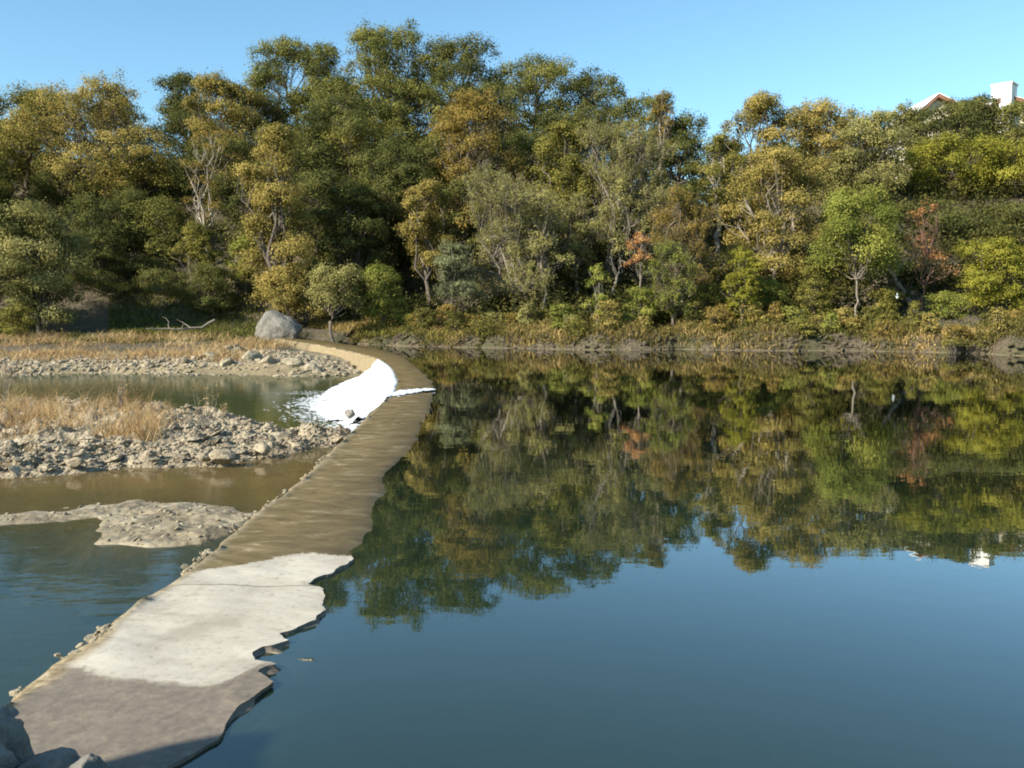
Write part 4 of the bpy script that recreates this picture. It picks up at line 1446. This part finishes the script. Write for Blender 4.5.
# ------------------------------------------------------------------ fallen wood and small things on the far bank
mb = MB()
A_, B_ = aty(146, 329, 64), aty(215, 320, 66)
pth = bend_path(A_ - A_, B_ - A_, 10, np.random.default_rng(3), 0.3)
mb.tube(pth, np.linspace(0.05, 0.11, 10), 6)
for k, (i_, e) in enumerate(((3, (-0.6, 0.3, 0.9)), (5, (0.3, -0.4, 0.5)), (6, (-1.2, 0.1, 0.7)))):
    mb.tube(bend_path(pth[i_], pth[i_] + np.array(e), 5, np.random.default_rng(k), 0.4), np.linspace(0.05, 0.015, 5), 5)
fb = mb.build('fallen_branch', BARK_TWIG, None, True, (A_[0], A_[1], max(A_[2], tz(A_[0], A_[1]) + 0.15)))
tag(fb, 'bleached fallen branch lying along the top of the dry grass bank', 'branch')
mb = MB()
A_, B_ = aty(910, 303, 69), aty(886, 262, 69)
pth = bend_path(A_ * 0, B_ - A_, 8, np.random.default_rng(9), 0.15)
mb.tube(pth, np.linspace(0.22, 0.13, 8), 8)
mb.tube(bend_path(pth[5], pth[5] + np.array([1.0, 0.1, 1.1]), 5, np.random.default_rng(4), 0.3), np.linspace(0.1, 0.04, 5), 6)
lt = mb.build('leaning_trunk', BARK_TWIG, None, True, A_)
tag(lt, 'pale dead trunk leaning left out of the brush beside the red-stemmed sapling', 'dead trunk')
v, f = rock_geo(8, (0.13, 0.12, 0.14), 3, 0.15, 2)
m, N, L = mat_new('white plastic')
b = N.new('ShaderNodeBsdfPrincipled')
b.inputs['Base Color'].default_value = (0.8, 0.8, 0.78, 1)
b.inputs['Roughness'].default_value = 0.4
o = N.new('ShaderNodeOutputMaterial')
L.new(b.outputs[0], o.inputs[0])
jug = thing('white_float', 'small white object caught in the brush by the leaning dead trunk', 'float', aty(897, 297, 66.5))
link('body', mesh_np('body', v, f, m, smooth=True), jug)
mb = MB()
mb.tube(np.array([(0, 0, 0.12), (0.02, 0, 0.22), (0.02, 0, 0.27)]), np.array([0.07, 0.05, 0.05]), 8)
mb.build('neck', m, jug)

# ------------------------------------------------------------------ house on the bluff
def plaster(name, c, rgh=0.85):
    m, N, L = mat_new(name)
    geo = N.new('ShaderNodeNewGeometry')
    n = noise_node(N, L, 3.0, 5, 0.6, geo.outputs['Position'])
    rr = ramp(N, [(0.3, tuple(x * 0.86 for x in c)), (0.7, c)])
    L.new(n.outputs[0], rr.inputs[0])
    b = N.new('ShaderNodeBsdfPrincipled')
    b.inputs['Roughness'].default_value = rgh
    L.new(rr.outputs[0], b.inputs['Base Color'])
    o = N.new('ShaderNodeOutputMaterial')
    L.new(b.outputs[0], o.inputs[0])
    return m


CREAM = plaster('cream stucco', (0.72, 0.62, 0.46))
WHITE = plaster('white stucco', (0.80, 0.78, 0.74))
BROWN = plaster('brown eave timber', (0.26, 0.12, 0.07))
ROOFM = plaster('pale metal roof', (0.74, 0.72, 0.70))
GLASSM = plaster('dark window glass', (0.04, 0.05, 0.06), 0.1)
YH = 122.0
hc0 = aty(985, 112, YH)
house = thing('house', 'cream house with pale roof and chunky white chimney on top of the right bluff', 'house', (hc0[0], YH, 0))
hx = hc0[0]


def hp(px, py, Y):
    p = aty(px, py, Y)
    return p[0] - hx, p[1] - YH, p[2]


def gable(px0, pxm, px1, pye, pyt, Y, depth, wallm, gname):
    xl, _, ze = hp(px0, pye, Y)
    xr = hp(px1, pye, Y)[0]
    xm, _, zt = hp(pxm, pyt, Y)
    y0 = Y - YH
    zb = tz((xl + xr) / 2 + hx, Y) - 1
    mb = MB()
    v = [(xl + .5, y0, zb), (xr - .5, y0, zb), (xr - .5, y0, ze), (xm, y0, zt - .25), (xl + .5, y0, ze)]
    v2 = [(a, y0 + depth, c) for a, _, c in v]
    n = 5
    mb.add(v + v2, [(i, i + n, (i + 1) % n + n, (i + 1) % n) for i in range(n)], [(0, 1, 2), (0, 2, 4), (2, 3, 4), (5, 7, 6), (5, 9, 7), (7, 9, 8)])
    mb.build('wall', wallm, house, False)
    mr = MB()
    for (xa, za), (xb_, zb_) in (((xl - .5, ze - .35), (xm, zt)), ((xm, zt), (xr + .5, ze - .35))):
        vv = [(xa, y0 - .9, za), (xb_, y0 - .9, zb_), (xb_, y0 + depth + .5, zb_), (xa, y0 + depth + .5, za)]
        vv += [(a, b_, c - .16) for a, b_, c in vv]
        mr.add(vv, [(0, 1, 2, 3), (7, 6, 5, 4), (0, 4, 5, 1), (1, 5, 6, 2), (2, 6, 7, 3), (3, 7, 4, 0)])
    rf_ = mr.build('roof', ROOFM, house, False)
    mf = MB()
    for (xa, za), (xb_, zb_) in (((xl - .5, ze - .35), (xm, zt)), ((xm, zt), (xr + .5, ze - .35))):
        vv = [(xa, y0 - .82, za - .17), (xb_, y0 - .82, zb_ - .17), (xb_, y0 - .82, zb_ - .62), (xa, y0 - .82, za - .62)]
        vv += [(a, b_ + .78, c) for a, b_, c in vv]
        mf.add(vv, [(0, 1, 2, 3), (4, 7, 6, 5), (0, 4, 5, 1), (1, 5, 6, 2), (2, 6, 7, 3), (3, 7, 4, 0)])
    mf.build('eave', BROWN, house, False)
    for wx in (0.32, 0.62):
        xw_ = xl + (xr - xl) * wx
        mg = MB()
        mg.box((xw_ - .5, y0 - .05, ze - 2.2), (xw_ + .5, y0 + .05, ze - .8))
        w = mg.build('window', BROWN, house, False)
        mg = MB()
        mg.box((xw_ - .4, y0 - .08, ze - 2.1), (xw_ + .4, y0 - .045, ze - .9))
        mg.build('pane', GLASSM, w, False)
    return rf_


gable(915, 936, 978, 113, 94, 121, 9, CREAM, 'left')
rf_ = gable(978, 1003, 1070, 110, 95, 124, 10, CREAM, 'right')
mb = MB()
xc_, yc_, zt_ = hp(1007, 83.5, 123.5)
ca_, sa_ = math.cos(R_(-45)), math.sin(R_(-45))


def turned(mb):
    mb.v = [np.array([(xc_ + a * ca_ - b_ * sa_, yc_ + 0.6 + a * sa_ + b_ * ca_, c) for a, b_, c in v]) for v in mb.v]
    return mb


mb = MB()
mb.box((-1.3, -1.3, zt_ - 8), (1.3, 1.3, zt_ - 0.25))
chm = turned(mb).build('chimney', WHITE, house, False)
mb = MB()
mb.box((-1.42, -1.42, zt_ - 0.248), (1.42, 1.42, zt_))
turned(mb).build('cap', CREAM, chm, False)
mb = MB()
mb.box((-0.5, -0.4, zt_ + 0.002), (0.1, 0.4, zt_ + 0.3))
turned(mb).build('flue', BROWN, chm, False)
# garden wall lower on the slope
pw = aty(900, 154, 101)
gw = thing('garden_wall', 'short pale stone wall showing between trees below the house', 'wall', (pw[0], pw[1], pw[2]))
mb = MB()
mb.box((-1.5, -.25, -4), (0.2, .25, 0.45))
mb.box((0.2, -.22, -4), (1.6, .22, 0.1))
mb.build('stones', CREAM, gw, False)
mb = MB()
mb.box((-1.6, -.33, 0.452), (0.3, .33, 0.55))
mb.box((0.302, -.3, 0.102), (1.7, .3, 0.2))
mb.build('coping', WHITE, gw, False)
